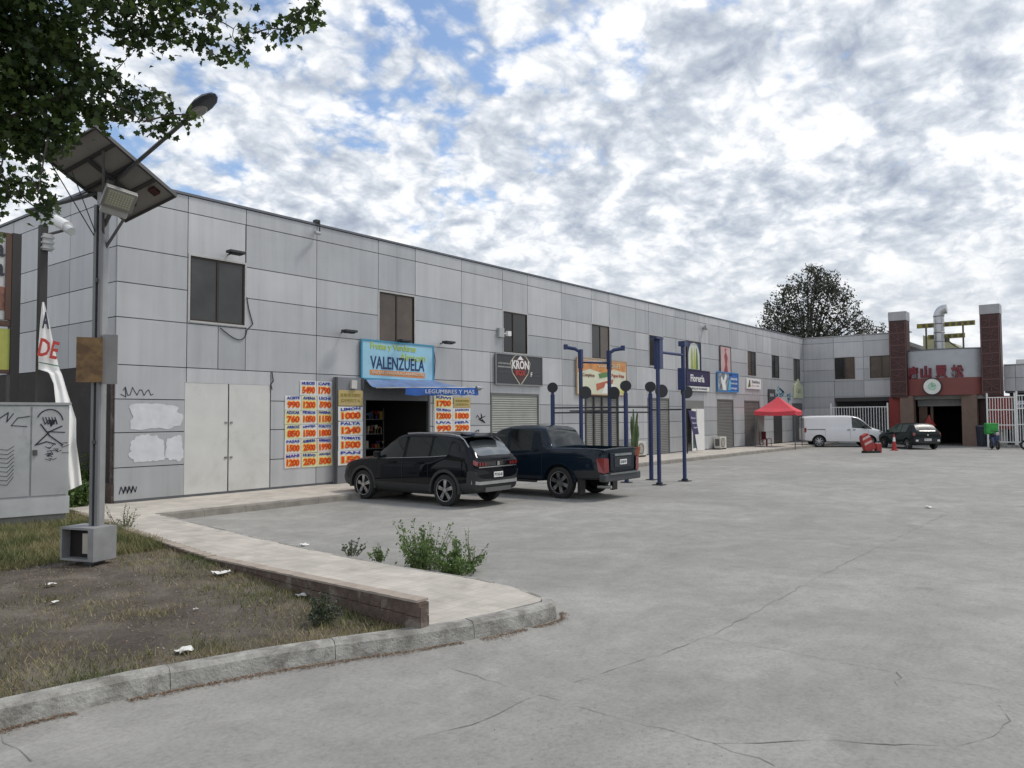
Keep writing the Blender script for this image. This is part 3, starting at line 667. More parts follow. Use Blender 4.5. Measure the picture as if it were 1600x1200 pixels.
for k, (a, b, c, d) in enumerate([(27.7, 28.05, 3.1, 3.9), (31.2, 31.7, 3.1, 3.45)]): flat('yellow_patch', [(a, c), (b, c), (b-.05, d), (a, d)], y-.001, mat('food_yellow', (.60, .56, .14), .5, var=.3, scale=4), t)
letters('Completos', 28.5, 3.85, .95, .2, y-.004, mat('brownink', (.25, .12, .05), .5), t); letters('Papas fritas', 31.0, 3.9, 1.1, .2, y-.004, redink, t); letters('COLACIONES', 30.2, 4.35, 1.9, .18, y-.008, mat('food_cream', (.62, .62, .48), .5), t)
# poster windows (window shaped posters filling two upstairs openings)
for k, (o, lab) in enumerate(((WIN[5], 'upstairs window poster of a white arch and green yellow bottle shapes on navy'), (WIN[6], 'upstairs window poster in pale pink with a red figure'))):
    u0, u1, z0, z1 = o; cu = (u0+u1)/2
    bm_ = mat('poster_navy', (.02, .035, .10), .5) if k == 0 else mat('poster_pink', (.50, .36, .36), .5, var=.15, scale=2)
    t, y = sign_board('window_poster', lab, u0, u1, z0-(.0), z1, bm_, th=.06, fr=frame_m, cat='poster')
    if k == 0:
        W_ = (u1-u0); a = [(cu+W_*.42*math.cos(q), z0+.75+.72*math.sin(q)) for q in [math.pi*i/14 for i in range(15)]]
        flat('white_arch', a+[(cu-W_*.42, z0+.03), (cu+W_*.42, z0+.03)], y, mat('poster_pale', (.55, .58, .52), .5), t)
        for dx, c_ in ((-.28, (.30, .36, .07)), (.06, (.42, .44, .1)), (.34, (.12, .2, .06))):
            flat('bottle_shape', [(cu+dx-.14, z0+.05), (cu+dx+.16, z0+.05), (cu+dx+.1, z0+.8), (cu+dx+.03, z0+1.2), (cu+dx-.03, z0+1.2), (cu+dx-.1, z0+.8)], y-.005-.002*abs(dx*3), mat('bottle%.2f' % dx, c_, .5), t)
        letters('ABIERTO', cu, z1-.12, .9, .1, y, pale, t)
    else:
        flat('red_figure', [(cu-.35, z0+.0), (cu+.35, z0), (cu+.2, z0+.6), (cu+.3, z0+1.0), (cu+.05, z0+1.35), (cu-.2, z0+1.1), (cu-.05, z0+.6)], y, mat('poster_red', (.30, .05, .06), .5, var=.3, scale=4), t)
        flat('pink_cap', [(cu-.1, z0+1.36), (cu+.1, z0+1.36), (cu+.12, z0+1.52), (cu-.12, z0+1.52)], y, redink, t)
t, y = sign_board('shop_sign', 'dark purple shop sign with white word over the white door', 38.2, 41.1, 3.72, 4.5, mat('sign_purple', (.03, .022, .075), .5), fr=mat('sign_purple_fr', (.02, .015, .04), .5))
letters('Florería', 39.55, 4.1, 1.75, .4, y, white_m, t, bold=.02)
flat('white_strip', [(38.25, 3.42), (41.05, 3.42), (41.05, 3.66), (38.25, 3.66)], D-.06, white_m, t, .03)
letters('ARREGLOS FLORALES', 39.6, 3.54, 2.3, .1, D-.09, mat('sign_purple', (.03, .022, .075), .5), t)
t, y = sign_board('shop_sign', 'blue and white sign with a pale figure below the pink poster window', 42.28, 45.28, 3.5, 4.56, mat('sign_blue', (.03, .12, .38), .5), fr=mat('sign_blue_fr', (.05, .25, .55), .5))
flat('photo_panel', [(42.3, 3.52), (43.7, 3.52), (43.95, 4.54), (42.3, 4.54)], y, mat('photo_grey', (.20, .23, .25), .5, var=.9, scale=4), t)
flat('white_figure', [(43.0, 3.55), (43.5, 3.55), (43.35, 4.0), (43.6, 4.4), (43.4, 4.5), (43.1, 4.1), (42.8, 4.35), (42.7, 4.2)], y-.005, white_m, t)
flat('light_patch', [(43.75, 3.56), (44.1, 3.56), (44.2, 4.1), (43.95, 4.2)], y-.003, mat('cyan_patch', (.15, .45, .6), .5), t)
letters('KINESIOLOGÍA', 44.65, 4.25, 1.0, .16, y, white_m, t, bold=.01); letters('REHABILITACIÓN', 44.65, 3.98, 1.0, .12, y, white_m, t); letters('MASAJES', 44.65, 3.66, .9, .14, y, white_m, t)
t, y = sign_board('shop_sign', 'small white sign with thin black lettering between the blue sign and the red tent', 46.7, 49.1, 3.72, 4.36, white_m)
letters('Estética', 48.2, 4.18, 1.3, .18, y, ink, t); letters('uñas y cejas', 48.1, 3.93, 1.3, .14, y, pale, t); flat('lash_mark', [(46.85, 3.8), (47.3, 3.85), (47.25, 4.25), (47.1, 4.3)], y, mat('olive_ink', (.1, .11, .04), .5), t)
t, y = sign_board('shop_sign', 'small dark vertical sign above the red tent', 50.5, 51.75, 2.9, 3.78, ch)
letters('BAR', 51.1, 3.4, .7, .2, y, pale, t)
t, y = sign_board('shop_sign', 'pale yellow sign with arched top near the inner corner of the two wings', 55.6, 57.5, 3.26, 4.2, mat('sign_cream', (.50, .53, .36), .5))
flat('arched_top', [(55.9, 4.2), (57.2, 4.2), (56.8, 4.42), (56.65, 4.65), (56.45, 4.65), (56.3, 4.42)], D-.004, mat('sign_cream', (.50, .53, .36), .5), t, .076)
letters('Café', 56.5, 3.8, 1.0, .3, y, mat('sage_ink', (.25, .33, .2), .5), t)
t = thing('wall_mural', 'pale blue scrawled mural on the wall above the red tent', 'mural', (53.3, D, 3.2))
mb = MB(); r_ = random.Random(8)
for k in range(7):
    cx = r_.uniform(52.2, 55); cz = r_.uniform(3.1, 3.9); ribbon(mb, [(cx+r_.uniform(-.5, .5), cz+r_.uniform(-.25, .25)) for _ in range(6)], .09, f_)
mb.build('paint_marks', mat('mural_blue', (.13, .30, .42), .6), t)
# ---- price posters
paper = [mat('poster_white', (.72, .72, .70), .6, var=.05), mat('poster_yellowish', (.74, .72, .42), .6), mat('poster_pinkish', (.74, .62, .60), .6)]
yel = mat('price_yellow', (.85, .45, .03), .6); redp = mat('price_red', (.68, .05, .012), .6); bluep = mat('heading_blue', (.03, .05, .32), .6); tan = mat('cardboard_tan', (.46, .36, .16), .7)
def poster(x, z, wd, ht, num, word, loc, pi, y=D):
    t = thing('price_poster', 'poster with red %s under blue %s, %s' % (num, word.lower(), loc), 'price poster', (x+wd/2, y, z), group='hand painted price posters beside the open shop')
    mb = MB(); r_ = random.Random(x*100+z*10); j = lambda: r_.uniform(-.012, .012)
    mb.prism([(x+j(), z+j()), (x+wd+j(), z+j()), (x+wd+j(), z+ht+j()), (x+j(), z+ht+j())], lambda u, v, d: (u, y-.012-d, v), 0, .004); mb.build('paper', paper[pi], t)
    cx = x+wd*.5; 
    letters(word, cx, z+ht*.85, wd*.8, ht*.2, y-.016, bluep, t, 'heading', bold=.03, rot=r_.uniform(-.06, .06))
    hl = text_mb(num, MF(cx+wd*.02, z+ht*.38, y-.017), wd*.84, ht*.58, .004, .11); hl.build('number_outline', yel, t, fixn=False)
    letters(num, cx+wd*.02, z+ht*.38, wd*.76, ht*.46, y-.017, redp, t, 'price_number', bold=.03, depth=.012, rot=r_.uniform(-.05, .05))
random.seed(21)
g0x, g0z, pw, ph = 12.98, .69, .55, .40
rowsP = [('1200', 'MANI', '250', 'HUEVO', '500', 'ARVEJA'), ('1500', 'PASAS', '2500', 'ALMENDRA', '1990', 'GARBANZO'), ('850', 'ARROZ', '1500', 'LENTEJA', '1800', 'POROTO'), ('760', 'AZUCAR', '1050', 'FIDEOS', '1150', 'HARINA'), ('990', 'ACEITE', '1200', 'AVENA', '590', 'LECHE')]
rname = ['bottom row', 'second row from the bottom', 'third row from the bottom', 'fourth row from the bottom', 'fifth row from the bottom']
for r in range(5):
    for c in range(3):
        nm, wd_ = rowsP[r][2*c], rowsP[r][2*c+1]
        poster(g0x+c*pw+random.uniform(-.01, .01), g0z+r*(ph+.005), pw-.01, ph-.005, nm, wd_, rname[r], (1 if (r, c) in ((2, 0), (3, 0), (0, 2), (4, 1), (1, 1), (3, 2), (0, 1)) else 2 if (r, c) in ((0, 0), (1, 2)) else 0))
poster(g0x+.50, g0z+5*.405, .56, .42, '5490', 'NUECES', 'left one of the top pair', 0); poster(g0x+1.07, g0z+5*.405, .54, .42, '1790', 'CAFE', 'right one of the top pair', 0)
for k, (nm, wd_) in enumerate([('150', 'PAN'), ('1500', 'TOMATE'), ('1240', 'PALTA'), ('1000', 'LIMON')]):
    poster(14.74, .68+k*.435, .93, .425, nm, wd_, 'on the dark cabinet', 0, D-.122)
def tanboard(x, z, wd, ht, y, label):
    t = thing('cardboard_sign', label, 'cardboard sign', (x+wd/2, y, z))
    mb = MB(); mb.box(x, x+wd, y-.02, y-.004, z, z+ht); mb.build('board', tan, t)
    for q in range(2): letters('SE RECIBE DEBITO' if q else 'OFERTA', x+wd/2, z+ht*(.35+.35*q), wd*.8, ht*.18, y-.02, mat('olive_gold', (.36, .30, .06), .6), t)
tanboard(14.74, 2.44, .93, .46, D-.122, 'tan cardboard sign above the poster column on the dark cabinet')
tanboard(19.9, 2.40, .86, .36, D, 'tan cardboard sign below the right end of the blue awning')
rp = [[('990', 'UVA'), ('2390', 'PERA')], [('12000', 'QUESO'), ('1800', 'JAMON')], [('1700', 'KIWI'), None]]
for r in range(3):
    for c in range(2):
        if rp[r][c]: poster(18.92+c*.93, 1.54+r*.425, .91, .42, rp[r][c][0], rp[r][c][1], 'on the wall right of the shop opening', 1 if r == 2 else 0)
# ------------------------------------------------------------------ far wing and entrance
wing = thing('market_wing', 'far cross wing clad in grey panels closing the yard behind the white van', 'building', (XF, 14, 0))
mb = MB(); mb.box(XF+.06, XF+.5, 12.2, 16.0, 3.3, 7.6); mb.box(XF+.06, XF+.5, 16.0, 18.6, 0, 7.6); mb.box(XF+.5, 70, 12.2, 32, 7.2, 7.5); mb.box(XF+3.2, XF+3.4, 12.2, 18, 0, 7.2)
mb.build('wall', core_m, wing)
WW = [(14.63, 16.0, 4.6, 6.15), (12.1, 13.64, 4.6, 6.15)]
PORCH = (12.1, 16.05, 0, 3.27)
panels([0, .96, 1.77, 2.55, 3.35, 4.46, 5.28, 6.11, 7.24, 7.66], lambda r: [11.2, 14.05, 16.05, 18.2], WW+[PORCH], fW).build('cladding', clad_m, wing, tone=True)
mb = MB(); mb.box(XF-.06, XF+.5, 11.0, 18.3, 7.665, 7.72); mb.build('parapet_cap', mat('cap_pale', (.36, .36, .36), .6), wing)
window(WW[0], (gl_brown, gl_gap_black), fW, wing); window(WW[1], (gl_brown, gl_brown), fW, wing)
mb = MB(); mb.box(XF-.02, XF+3.2, 12.1, 16.05, 3.0, 3.28); mb.build('porch_beam', mat('beam_dark', (.05, .045, .045), .7), wing)
low = thing('low_wing', 'lower grey panelled wing at the right edge beyond the brown pillar', 'building', (XF+.3, 0, 0))
mb = MB(); mb.box(XF+.36, XF+9, -22, 5.7, 3.4, 5.1); mb.box(XF+3, XF+9, -22, 5.7, 0, 3.4); mb.build('wall', core_m, low)
panels([3.5, 4.35, 5.15], lambda r: [-22, -19, -16, -13, -10, -7, -4, -1, 1.2, 3.2, 5.1, 5.75], [], lambda u, z, d: (XF+.3-d, u, z)).build('cladding', clad_m, low, tone=True)
mb = MB(); mb.box(XF+.2, XF+9, -22, 5.72, 5.16, 5.22); mb.build('roof_edge', mat('cap_pale', (.36, .36, .36), .6), low)
mb = MB(); mb.box(XF+2, XF+2.05, -22, 5.2, 5.23, 5.6); mb.build('roof_ledge', white_m, low)
ent = thing('market_entrance', 'red and grey market entrance with curved canopy between two brown lattice towers', 'entrance', (57.6, 9, 0))
red_m = mat('entrance_red', (.19, .055, .048), .6, var=.15, scale=1.2); brn = mat('column_brown', (.17, .115, .09), .7, var=.15)
grey_dr = mat('drum_grey', (.40, .42, .44), .5, .15, var=.1, scale=.8, stain=(1.5, .55, .75, (.28, .29, .30), .5))
def XD(y, b=.9): return 57.5-b*(1-((y-9.05)/2.55)**2)
def curved(y0, y1, z0, z1, off, m, name, parent, n=24, back=.6):
    mb = MB(); vs = []
    for i in range(n+1):
        y = y0+(y1-y0)*i/n; x = XD(y)-off; vs += [(x, y, z0), (x, y, z1), (x+back, y, z0), (x+back, y, z1)]
    fs = []
    for i in range(n):
        a = 4*i; b = a+4; fs += [(a, b, b+1, a+1), (a+1, b+1, b+3, a+3), (a+2, a+3, b+3, b+2), (a, a+2, b+2, b)]
    fs += [(0, 1, 3, 2), (4*n, 4*n+2, 4*n+3, 4*n+1)]
    mb.add(vs, fs); return mb.build(name, m, parent)
curved(6.6, 11.5, 4.42, 6.25, 0, grey_dr, 'curved_fascia', ent); curved(6.6, 11.5, 6.255, 6.32, .04, mat('cap_metal', (.14, .15, .17), .5, .4), 'fascia_cap', ent)
curved(6.45, 11.55, 3.3, 4.415, .1, red_m, 'red_band', ent)
mb = MB(); mb.box(57.2, 61.2, 6.6, 11.5, 3.05, 3.29); mb.box(57.6, 66, 6.6, 11.4, 5.9, 6.15); mb.build('canopy_slab', mat('slab_grey', (.25, .25, .24), .7), ent)
for ya, yb in ((10.73, 11.55), (7.1, 7.95)):
    mb = MB(); mb.box(56.95, 57.7, ya, yb, 0, 3.295); mb.build('column', brn, ent)
mb = MB(); mb.box(58.3, 58.4, 7.95, 10.73, 2.6, 3.04); mb.build('header', mat('hdr_grey', (.32, .32, .32), .6), ent)
for z_ in (2.62, 2.75, 2.88): pass
mb = MB(); mb.box(58.5, 58.7, 10.2, 10.7, 0, 3.04); mb.box(58.5, 58.7, 9.85, 10.0, 0, 3.04); mb.build('inner_post', brn, ent)
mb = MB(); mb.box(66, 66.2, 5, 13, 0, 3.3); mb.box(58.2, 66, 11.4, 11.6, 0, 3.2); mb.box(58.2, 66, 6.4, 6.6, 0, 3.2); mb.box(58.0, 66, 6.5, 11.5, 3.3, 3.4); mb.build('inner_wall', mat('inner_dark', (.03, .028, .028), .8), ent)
mb = MB(); mb.box(57.3, 57.4, 11.56, 12.3, 1.05, 3.19); mb.build('red_panel', mat('panel_red', (.24, .028, .022), .5), ent)
mb = MB(); mb.box(57.28, 57.42, 11.56, 12.3, 0, 1.04); mb.build('low_panel', mat('panel_pale', (.42, .43, .40), .6), ent)
mb = MB(); mb.box(57.9, 58.0, 6.55, 7.09, 0, 3.19); mb.build('dark_panel', mat('panel_darkred', (.05, .015, .015), .5), ent)
mb = MB(); mb.box(57.3, 57.4, 5.3, 6.5, 1.1, 3.19); mb.build('red_panel', mat('panel_red', (.24, .028, .022), .5), ent)
def tower(y0, y1, parent):
    x0, x1 = 56.9, 58.0
    mb = MB(); mb.box(x0, x1, y0, y1, 3.2, 8.38); tw = mb.build('tower', mat('tower_brown', (.06, .026, .026), .7, var=.3, scale=1.5), parent)
    mb = MB(); mb.box(x0-.04, x1+.04, y0-.015, y1+.015, 8.385, 8.98); mb.build('tower_cap', mat('cap_grey', (.36, .36, .37), .6), tw)
    mb = MB(); r_ = random.Random(int(y0*10)); pm = []
    for z_ in np.arange(3.4, 8.3, .82):
        mb.box(x0-.03, x0-.003, y0+.05, y1-.05, z_, z_+.06)
        a, b = (y0+.15, y1-.15) if r_.random() < .5 else (y1-.15, y0+.15)
        for (p, q) in (((a, z_+.1), (b, z_+.75)), (((a+b)/2, z_+.1), ((a+b)/2+r_.uniform(-.2, .2), z_+.75)), ((a, z_+.5), (b, z_+.3))):
            mb.tube([(x0-.02, p[0], p[1]), (x0-.02, q[0], q[1])], .025, 4)
    for y_ in (y0+.04, y1-.09): mb.box(x0-.035, x0-.004, y_, y_+.05, 3.3, 8.3)
    mb.build('lattice', mat('lattice_pink', (.13, .066, .062), .6), tw)
tower(11.05, 12.12, ent); tower(5.72, 6.8, ent)
for ch_, (ya, yb) in zip('唐山買松', ((11.05, 10.35), (10.25, 9.55), (9.35, 8.6), (8.45, 7.7))):
    yc = (ya+yb)/2; xx = XD(yc)-.06; dy = (XD(yc+.1)-XD(yc-.1))/.2
    Mx = Matrix.Translation((xx, yc, 4.83)) @ Matrix.Rotation(-math.atan(dy), 4, 'Z') @ Matrix(((0,0,-1,0),(-1,0,0,0),(0,1,0,0),(0,0,0,1)))
    text_mb(ch_, Mx, ya-yb-.04, .82, .14, .04).build('character', mat('char_red', (.16, .02, .03), .5), ent, fixn=False)
t = thing('wall_clock', 'round white clock with dark rim on the red band of the entrance', 'clock', (XD(9.5)-.2, 9.5, 3.86))
xx = XD(9.5)-.1
mb = MB(); mb.cyl((xx, 9.5, 3.86), (xx-.18, 9.5, 3.86), .57, n=32); mb.build('rim', cable_m, t)
mb = MB(); mb.cyl((xx-.181, 9.5, 3.86), (xx-.2, 9.5, 3.86), .50, n=32); mb.build('dial', mat('dial_white', (.72, .74, .68), .5), t)
mb = MB(); mb.cyl((xx-.202, 9.5, 3.86), (xx-.21, 9.5, 3.86), .26, n=24); mb.build('dial_centre', mat('dial_green', (.42, .60, .48), .5), t)
mb = MB(); mb.box(xx-.22, xx-.212, 9.49, 9.51, 3.86, 4.15); mb.tube([(xx-.216, 9.5, 3.86), (xx-.216, 9.28, 3.94)], .012); mb.build('hand', cable_m, t)
t = thing('exhaust_duct', 'bent silver ventilation duct rising above the entrance roof', 'duct', (58.5, 9.4, 6.3))
pts = [(58.5, 9.35, 6.2), (58.5, 9.35, 8.6)] + [(58.5, 9.35-.4+.4*math.cos(a), 8.6+.5*math.sin(a)) for a in [i*1.3/6 for i in range(1, 7)]] + [(58.5, 8.85, 9.1)]
mb = MB(); mb.tube(pts, .32, 14); mb.build('duct_pipe', mat('galvanised', (.50, .51, .52), .35, .6, var=.2), t, smooth=True)
mb = MB()
for z_ in (6.9, 7.5, 8.1, 8.6): mb.lathe([(.33, z_), (.36, z_+.03), (.33, z_+.06)], (58.5, 9.35, 0), n=16)
mb.build('duct_seam', mat('galv_dark', (.22, .22, .23), .4, .6), t)
yg = mat('scaffold_yellow', (.28, .25, .05), .6, var=.35, scale=3); dk = mat('scaffold_dark', (.10, .09, .06), .6)
t = thing('roof_sign_frame', 'rusty yellow steel frame of two beams over the entrance roof', 'frame', (58.9, 9, 6.3))
for (z0_, z1_, a, b) in ((7.95, 8.25, 7.3, 10.75), (7.15, 7.45, 7.9, 10.1)):
    mb = MB(); mb.box(58.8, 59.0, a, b, z0_, z1_); bm_ = mb.build('beam', yg, t)
    mb = MB(); r_ = random.Random(3)
    for k in range(int((b-a)/.35)):
        y_ = a+.1+k*.35; mb.box(58.76, 58.797, y_, y_+.2, z0_+.05, z1_-.06)
    mb.build('beam_letters', dk, bm_)
for y_ in (10.15, 7.95, ):
    mb = MB(); mb.box(58.85, 58.95, y_, y_+.1, 6.2, 8.0); mb.build('upright', dk, t)
mb = MB(); mb.tube([(58.9, 9.0, 7.1), (58.9, 8.6, 6.7), (58.9, 8.2, 6.4)], .05); mb.cyl((58.9, 9.0, 6.9), (58.9, 9.0, 7.15), .2); mb.build('pulley', dk, t)
t = tag(MB().prism([(10.95, 6.2), (8.9, 6.2), (8.9, 7.0), (10.95, 7.75)], lambda u, v, d: (62+d, u, v), 0, 6).build('corrugated_gable', mat('gable_yellow', (.46, .45, .27), .6, var=.06), base=(62, 10, 6.2)), 'pale yellow corrugated gable of a shed behind the left tower', 'shed')
# fences
def bar_fence(name, label, x, y0, y1, z0, z1, step, rails=(0, 1), banner=None, tall_posts=True, post_t=.09):
    t = thing(name, label, 'fence', (x, (y0+y1)/2, z0))
    mb = MB()
    for q in rails: z_ = z0+(z1-z0-.05)*q; mb.box(x-.025, x+.025, min(y0, y1), max(y0, y1), z_, z_+.06)
    n = int(abs(y1-y0)/step)
    for k in range(n+1):
        y_ = y0+(y1-y0)*k/n; mb.box(x-.018, x+.018, y_-.018, y_+.018, z0, z1)
    mb.build('bars', white_m, t)
    for y_ in (y0, y1):
        mb = MB(); mb.box(x-post_t/2, x+post_t/2, y_-post_t/2, y_+post_t/2, 0, z1+.25); mb.build('post', white_m, t)
    return t
bar_fence('bar_fence', 'white bar fence with upright rails behind the white van', 56.6, 15.9, 12.25, .1, 2.6, .17)
t = bar_fence('gate_fence', 'tall white bar gate at the right edge with a blue banner', 56.2, 6.45, 5.0, .3, 3.1, .14, (0, .38, .72, 1))
t = bar_fence('gate_fence', 'tall white bar gate leaf cut by the right edge of the photo', 56.2, 4.9, 1.2, .3, 3.2, .14, (0, .38, .72, .82, 1))
mb = MB(); mb.box(56.35, 56.37, 3.2, 4.9, 2.35, 2.85); o = mb.build('banner', mat('banner_white', (.55, .58, .65), .6), t)
text_mb('PATIO MALL', MW(4.0, 2.6, 56.34), 1.5, .3, .01, .02).build('banner_text', navy, o, fixn=False)
mb = MB(); mb.box(56.0, 56.1, 1.2, 6.3, -.02, .16); mb.build('gate_kerb', kerb_m, t)
mb = MB(); mb.box(57.8, 57.9, 5.6, 6.9, .0, 1.15); tag(mb.build('low_wall', mat('panel_pale', (.42, .43, .40), .6), base=(57.8, 6.2, 0)), 'pale low wall behind the green delivery scooter', 'wall')
t = thing('waste_bin', 'dark blue rounded waste bin right of the entrance column', 'bin', (57.2, 6.95, 0))
mb = MB(); mb.cyl((57.2, 6.95, .0), (57.2, 6.95, 1.25), .32, .36, 16); mb.build('bin_body', mat('bin_dark', (.02, .025, .04), .4), t)
mb = MB(); mb.cyl((57.2, 6.95, 1.255), (57.2, 6.95, 1.36), .38, .3, 16); mb.build('lid', mat('bin_lid', (.05, .06, .08), .4), t)
t = thing('display_stand', 'small red leaved ornamental display inside the entrance left of the dark opening', 'display', (57.9, 10.0, 0))
mb = MB(); mb.cyl((57.9, 10.0, 0), (57.9, 10.0, 1.3), .18, .22, 12); mb.build('stand', brn, t)
mb = MB()
for k in range(5): mb.cyl((57.9, 10.0, 1.3+k*.14), (57.9, 10.0, 1.44+k*.14), .45-k*.09, .3-k*.06, 10)
mb.build('red_cone', mat('dull_red', (.35, .06, .05), .6), t)
# ------------------------------------------------------------------ exercise frames
gblue = mat('gym_blue', (.014, .03, .11), .45, var=.2, scale=2, coat=.2); gblk = mat('gym_black', (.02, .022, .028), .5)
def post(mb, x, y, z0, z1, r=.062): mb.cyl((x, y, z0), (x, y, z1), r, n=14)
def gframe(label, A, B, tops, zt):
    t = thing('exercise_frame', label, 'pull up frame', (A[0], A[1], 0), group='blue outdoor exercise frames')
    for k, (x, y) in enumerate((A, B)):
        mb = MB(); post(mb, x, y, .02, zt[k]); p_ = mb.build('post', gblue, t)
        mb = MB(); mb.box(x-.16, x+.16, y-.16, y+.16, .0, .025); mb.cyl((x, y, .02), (x, y, .08), .1, n=12); mb.build('base_plate', gblk, p_)
        dv = Vector((B[0]-A[0], B[1]-A[1], 0)).normalized(); c = Vector((x, y, 2.83))+dv*.12
        fw = Vector((-.55, -.83, 0)); fw.normalize()
        mb = MB(); mb.cyl(c-fw*-.06, c+fw*.12, .2, n=24); mb.build('round_cap', gblk, p_)
    return t
A, B = (21.13, 10.95), (22.8, 10.92)
t = gframe('blue steel frame nearest the camera with a flat topped left post', A, B, None, (4.4, 4.45))
mb = MB(); mb.cyl((A[0], A[1], 4.02), (B[0], B[1], 4.02), .045); mb.build('crossbar', gblue, t)
mb = MB(); mb.box(A[0]-.05, A[0]+.16, A[1]-.1, A[1]+.1, 3.5, 4.4); mb.box(A[0]-.28, A[0]+.17, A[1]-.12, A[1]+.12, 4.401, 4.46); mb.build('head_box', gblue, t)
mb = MB(); mb.box(B[0]-.1, B[0]+.12, B[1]-.11, B[1]+.11, 4.3, 4.46); mb.build('head_box', gblue, t); mb = MB(); mb.box(B[0]-.15, B[0]-.065, B[1]-.12, B[1]+.12, 2.9, 3.6); mb.build('side_plate', gblue, t)
A, B = (20.6, 13.38), (21.58, 12.92)
t = gframe('blue steel frame with two outward bent arms behind the pickup truck', A, B, None, (4.15, 4.15))
mb = MB(); mb.cyl((A[0], A[1], 3.8), (B[0], B[1], 3.8), .04); mb.build('crossbar', gblue, t)
for (P, dx, dy) in ((A, -.3, .36), (B, .3, -.34)):
    mb = MB(); mb.tube([(P[0], P[1], 3.7), (P[0], P[1], 4.1), (P[0]+dx*.35, P[1]+dy*.35, 4.22), (P[0]+dx, P[1]+dy, 4.27)], .06, 8); mb.box(P[0]-.06, P[0]+.06, P[1]-.06, P[1]+.06, 3.6, 4.2)
    mb.cyl((P[0]+dx, P[1]+dy, 4.2), (P[0]+dx, P[1]+dy, 4.36), .07); mb.build('bent_arm', gblue, t)
t = thing('parallel_bars', 'row of short blue posts with round black caps joined by thin horizontal bars', 'exercise bars', (21.36, 12.2, 0))
SP = [(20.88, 14.67), (21.36, 12.2), (22.65, 12.02)]
for k, (x, y) in enumerate(SP):
    mb = MB(); post(mb, x, y, .02, 2.8, .07); mb.tube([(x, y, 2.75), (x, y, 2.95)], .05); p_ = mb.build('post', gblue, t)
    mb = MB(); mb.box(x-.14, x+.14, y-.14, y+.14, 0, .025); mb.build('base_plate', gblk, p_)
    fw = Vector((-.75, -.66, 0)).normalized(); c = Vector((x, y, 3.03))
    mb = MB(); mb.cyl(c-fw*.05, c+fw*.07, .17, n=24); mb.build('round_cap', gblk, p_)
for z_ in (2.2, 2.36):
    for a, b in zip(SP[:-1], SP[1:]):
        mb = MB(); mb.cyl((*a, z_), (*b, z_), .025, n=8); mb.build('bar', gblk, t)
mb = MB(); mb.cyl((20.3, 13.6, 2.25), (21.6, 13.0, 2.25), .022, n=8); mb.build('bar', gblk, t)
mb = MB(); mb.cyl((22.65, 12.02, 2.28), (22.8, 11.0, 2.28), .025, n=8); mb.build('bar', gblk, t)
# ------------------------------------------------------------------ solar lamp post
PX, PY = 4.97, 11.22
galv = mat('post_galv', (.34, .345, .35), .45, .45, var=.15, scale=2.5); galvd = mat('post_dark', (.10, .10, .10), .55, .3)
lp = thing('solar_lamp_post', 'grey steel post with solar panel, cobra head lamp and flood light by the planter edge', 'lamp post', (PX, PY, .1))
RM = Matrix.Translation((PX, PY, 0)) @ Matrix.Rotation(rad(32), 4, 'Z')     # local +x roughly faces right of camera
mb = MB(); mb.box(-.062, .062, -.05, .06, .1, 5.3, RM); pole = mb.build('pole', galv, lp, bevel=.008)
mb = MB(); mb.box(-.11, -.064, -.05, -.01, .5, 5.1, RM); mb.box(-.11, -.064, .03, .07, .5, 5.1, RM); mb.build('side_channel', mat('channel_grey', (.22, .225, .23), .5, .4), pole)
mb = MB(); mb.box(-.13, -.064, -.008, .028, 1.75, 1.8, RM); mb.box(-.13, -.064, -.008, .02, 4.0, 4.06, RM); mb.build('bolt', galvd, pole)
mb = MB()
mb.box(-.14, .12, -.18, .30, .12, .16, RM)  # box open to the left front
BX = RM
def hollow(mb, x0, x1, y0, y1, z0, z1, t, M):
    mb.box(x0, x1, y0, y1, z1-t, z1, M); mb.box(x0, x1, y0, y1, z0, z0+t, M); mb.box(x0, x0+t, y0, y1, z0+t, z1-t, M); mb.box(x1-t, x1, y0, y1, z0+t, z1-t, M); mb.box(x0+t, x1-t, y1-t, y1, z0+t, z1-t, M)
mb = MB(); BM = Matrix.Translation((PX-.08, PY-.02, 0)) @ Matrix.Rotation(rad(50), 4, 'Z')
# local y axis: opening faces -x side (toward the left of the photo)
t_ = .03; X0, X1, Y0, Y1, Z0, Z1 = -.27, .27, -.20, .20, .17, .62
mb = MB(); mb.box(X0, X1, Y0, Y1, Z1-t_, Z1, BM); mb.box(X0, X1, Y0, Y1, Z0, Z0+t_, BM); mb.box(X0, X0+t_, Y0, Y1, Z0+t_, Z1-t_, BM)
mb.box(X1-t_, X1, Y0, Y1, Z0+t_, Z1-t_, BM); mb.box(X0+t_, X1-t_, Y0, Y0+t_, Z0+t_, Z1-t_, BM)
BM2 = Matrix.Translation((PX-.12, PY+.02, 0)) @ Matrix.Rotation(rad(-72), 4, 'Z')
bx_ = MB(); L_ = .30; W_ = .19
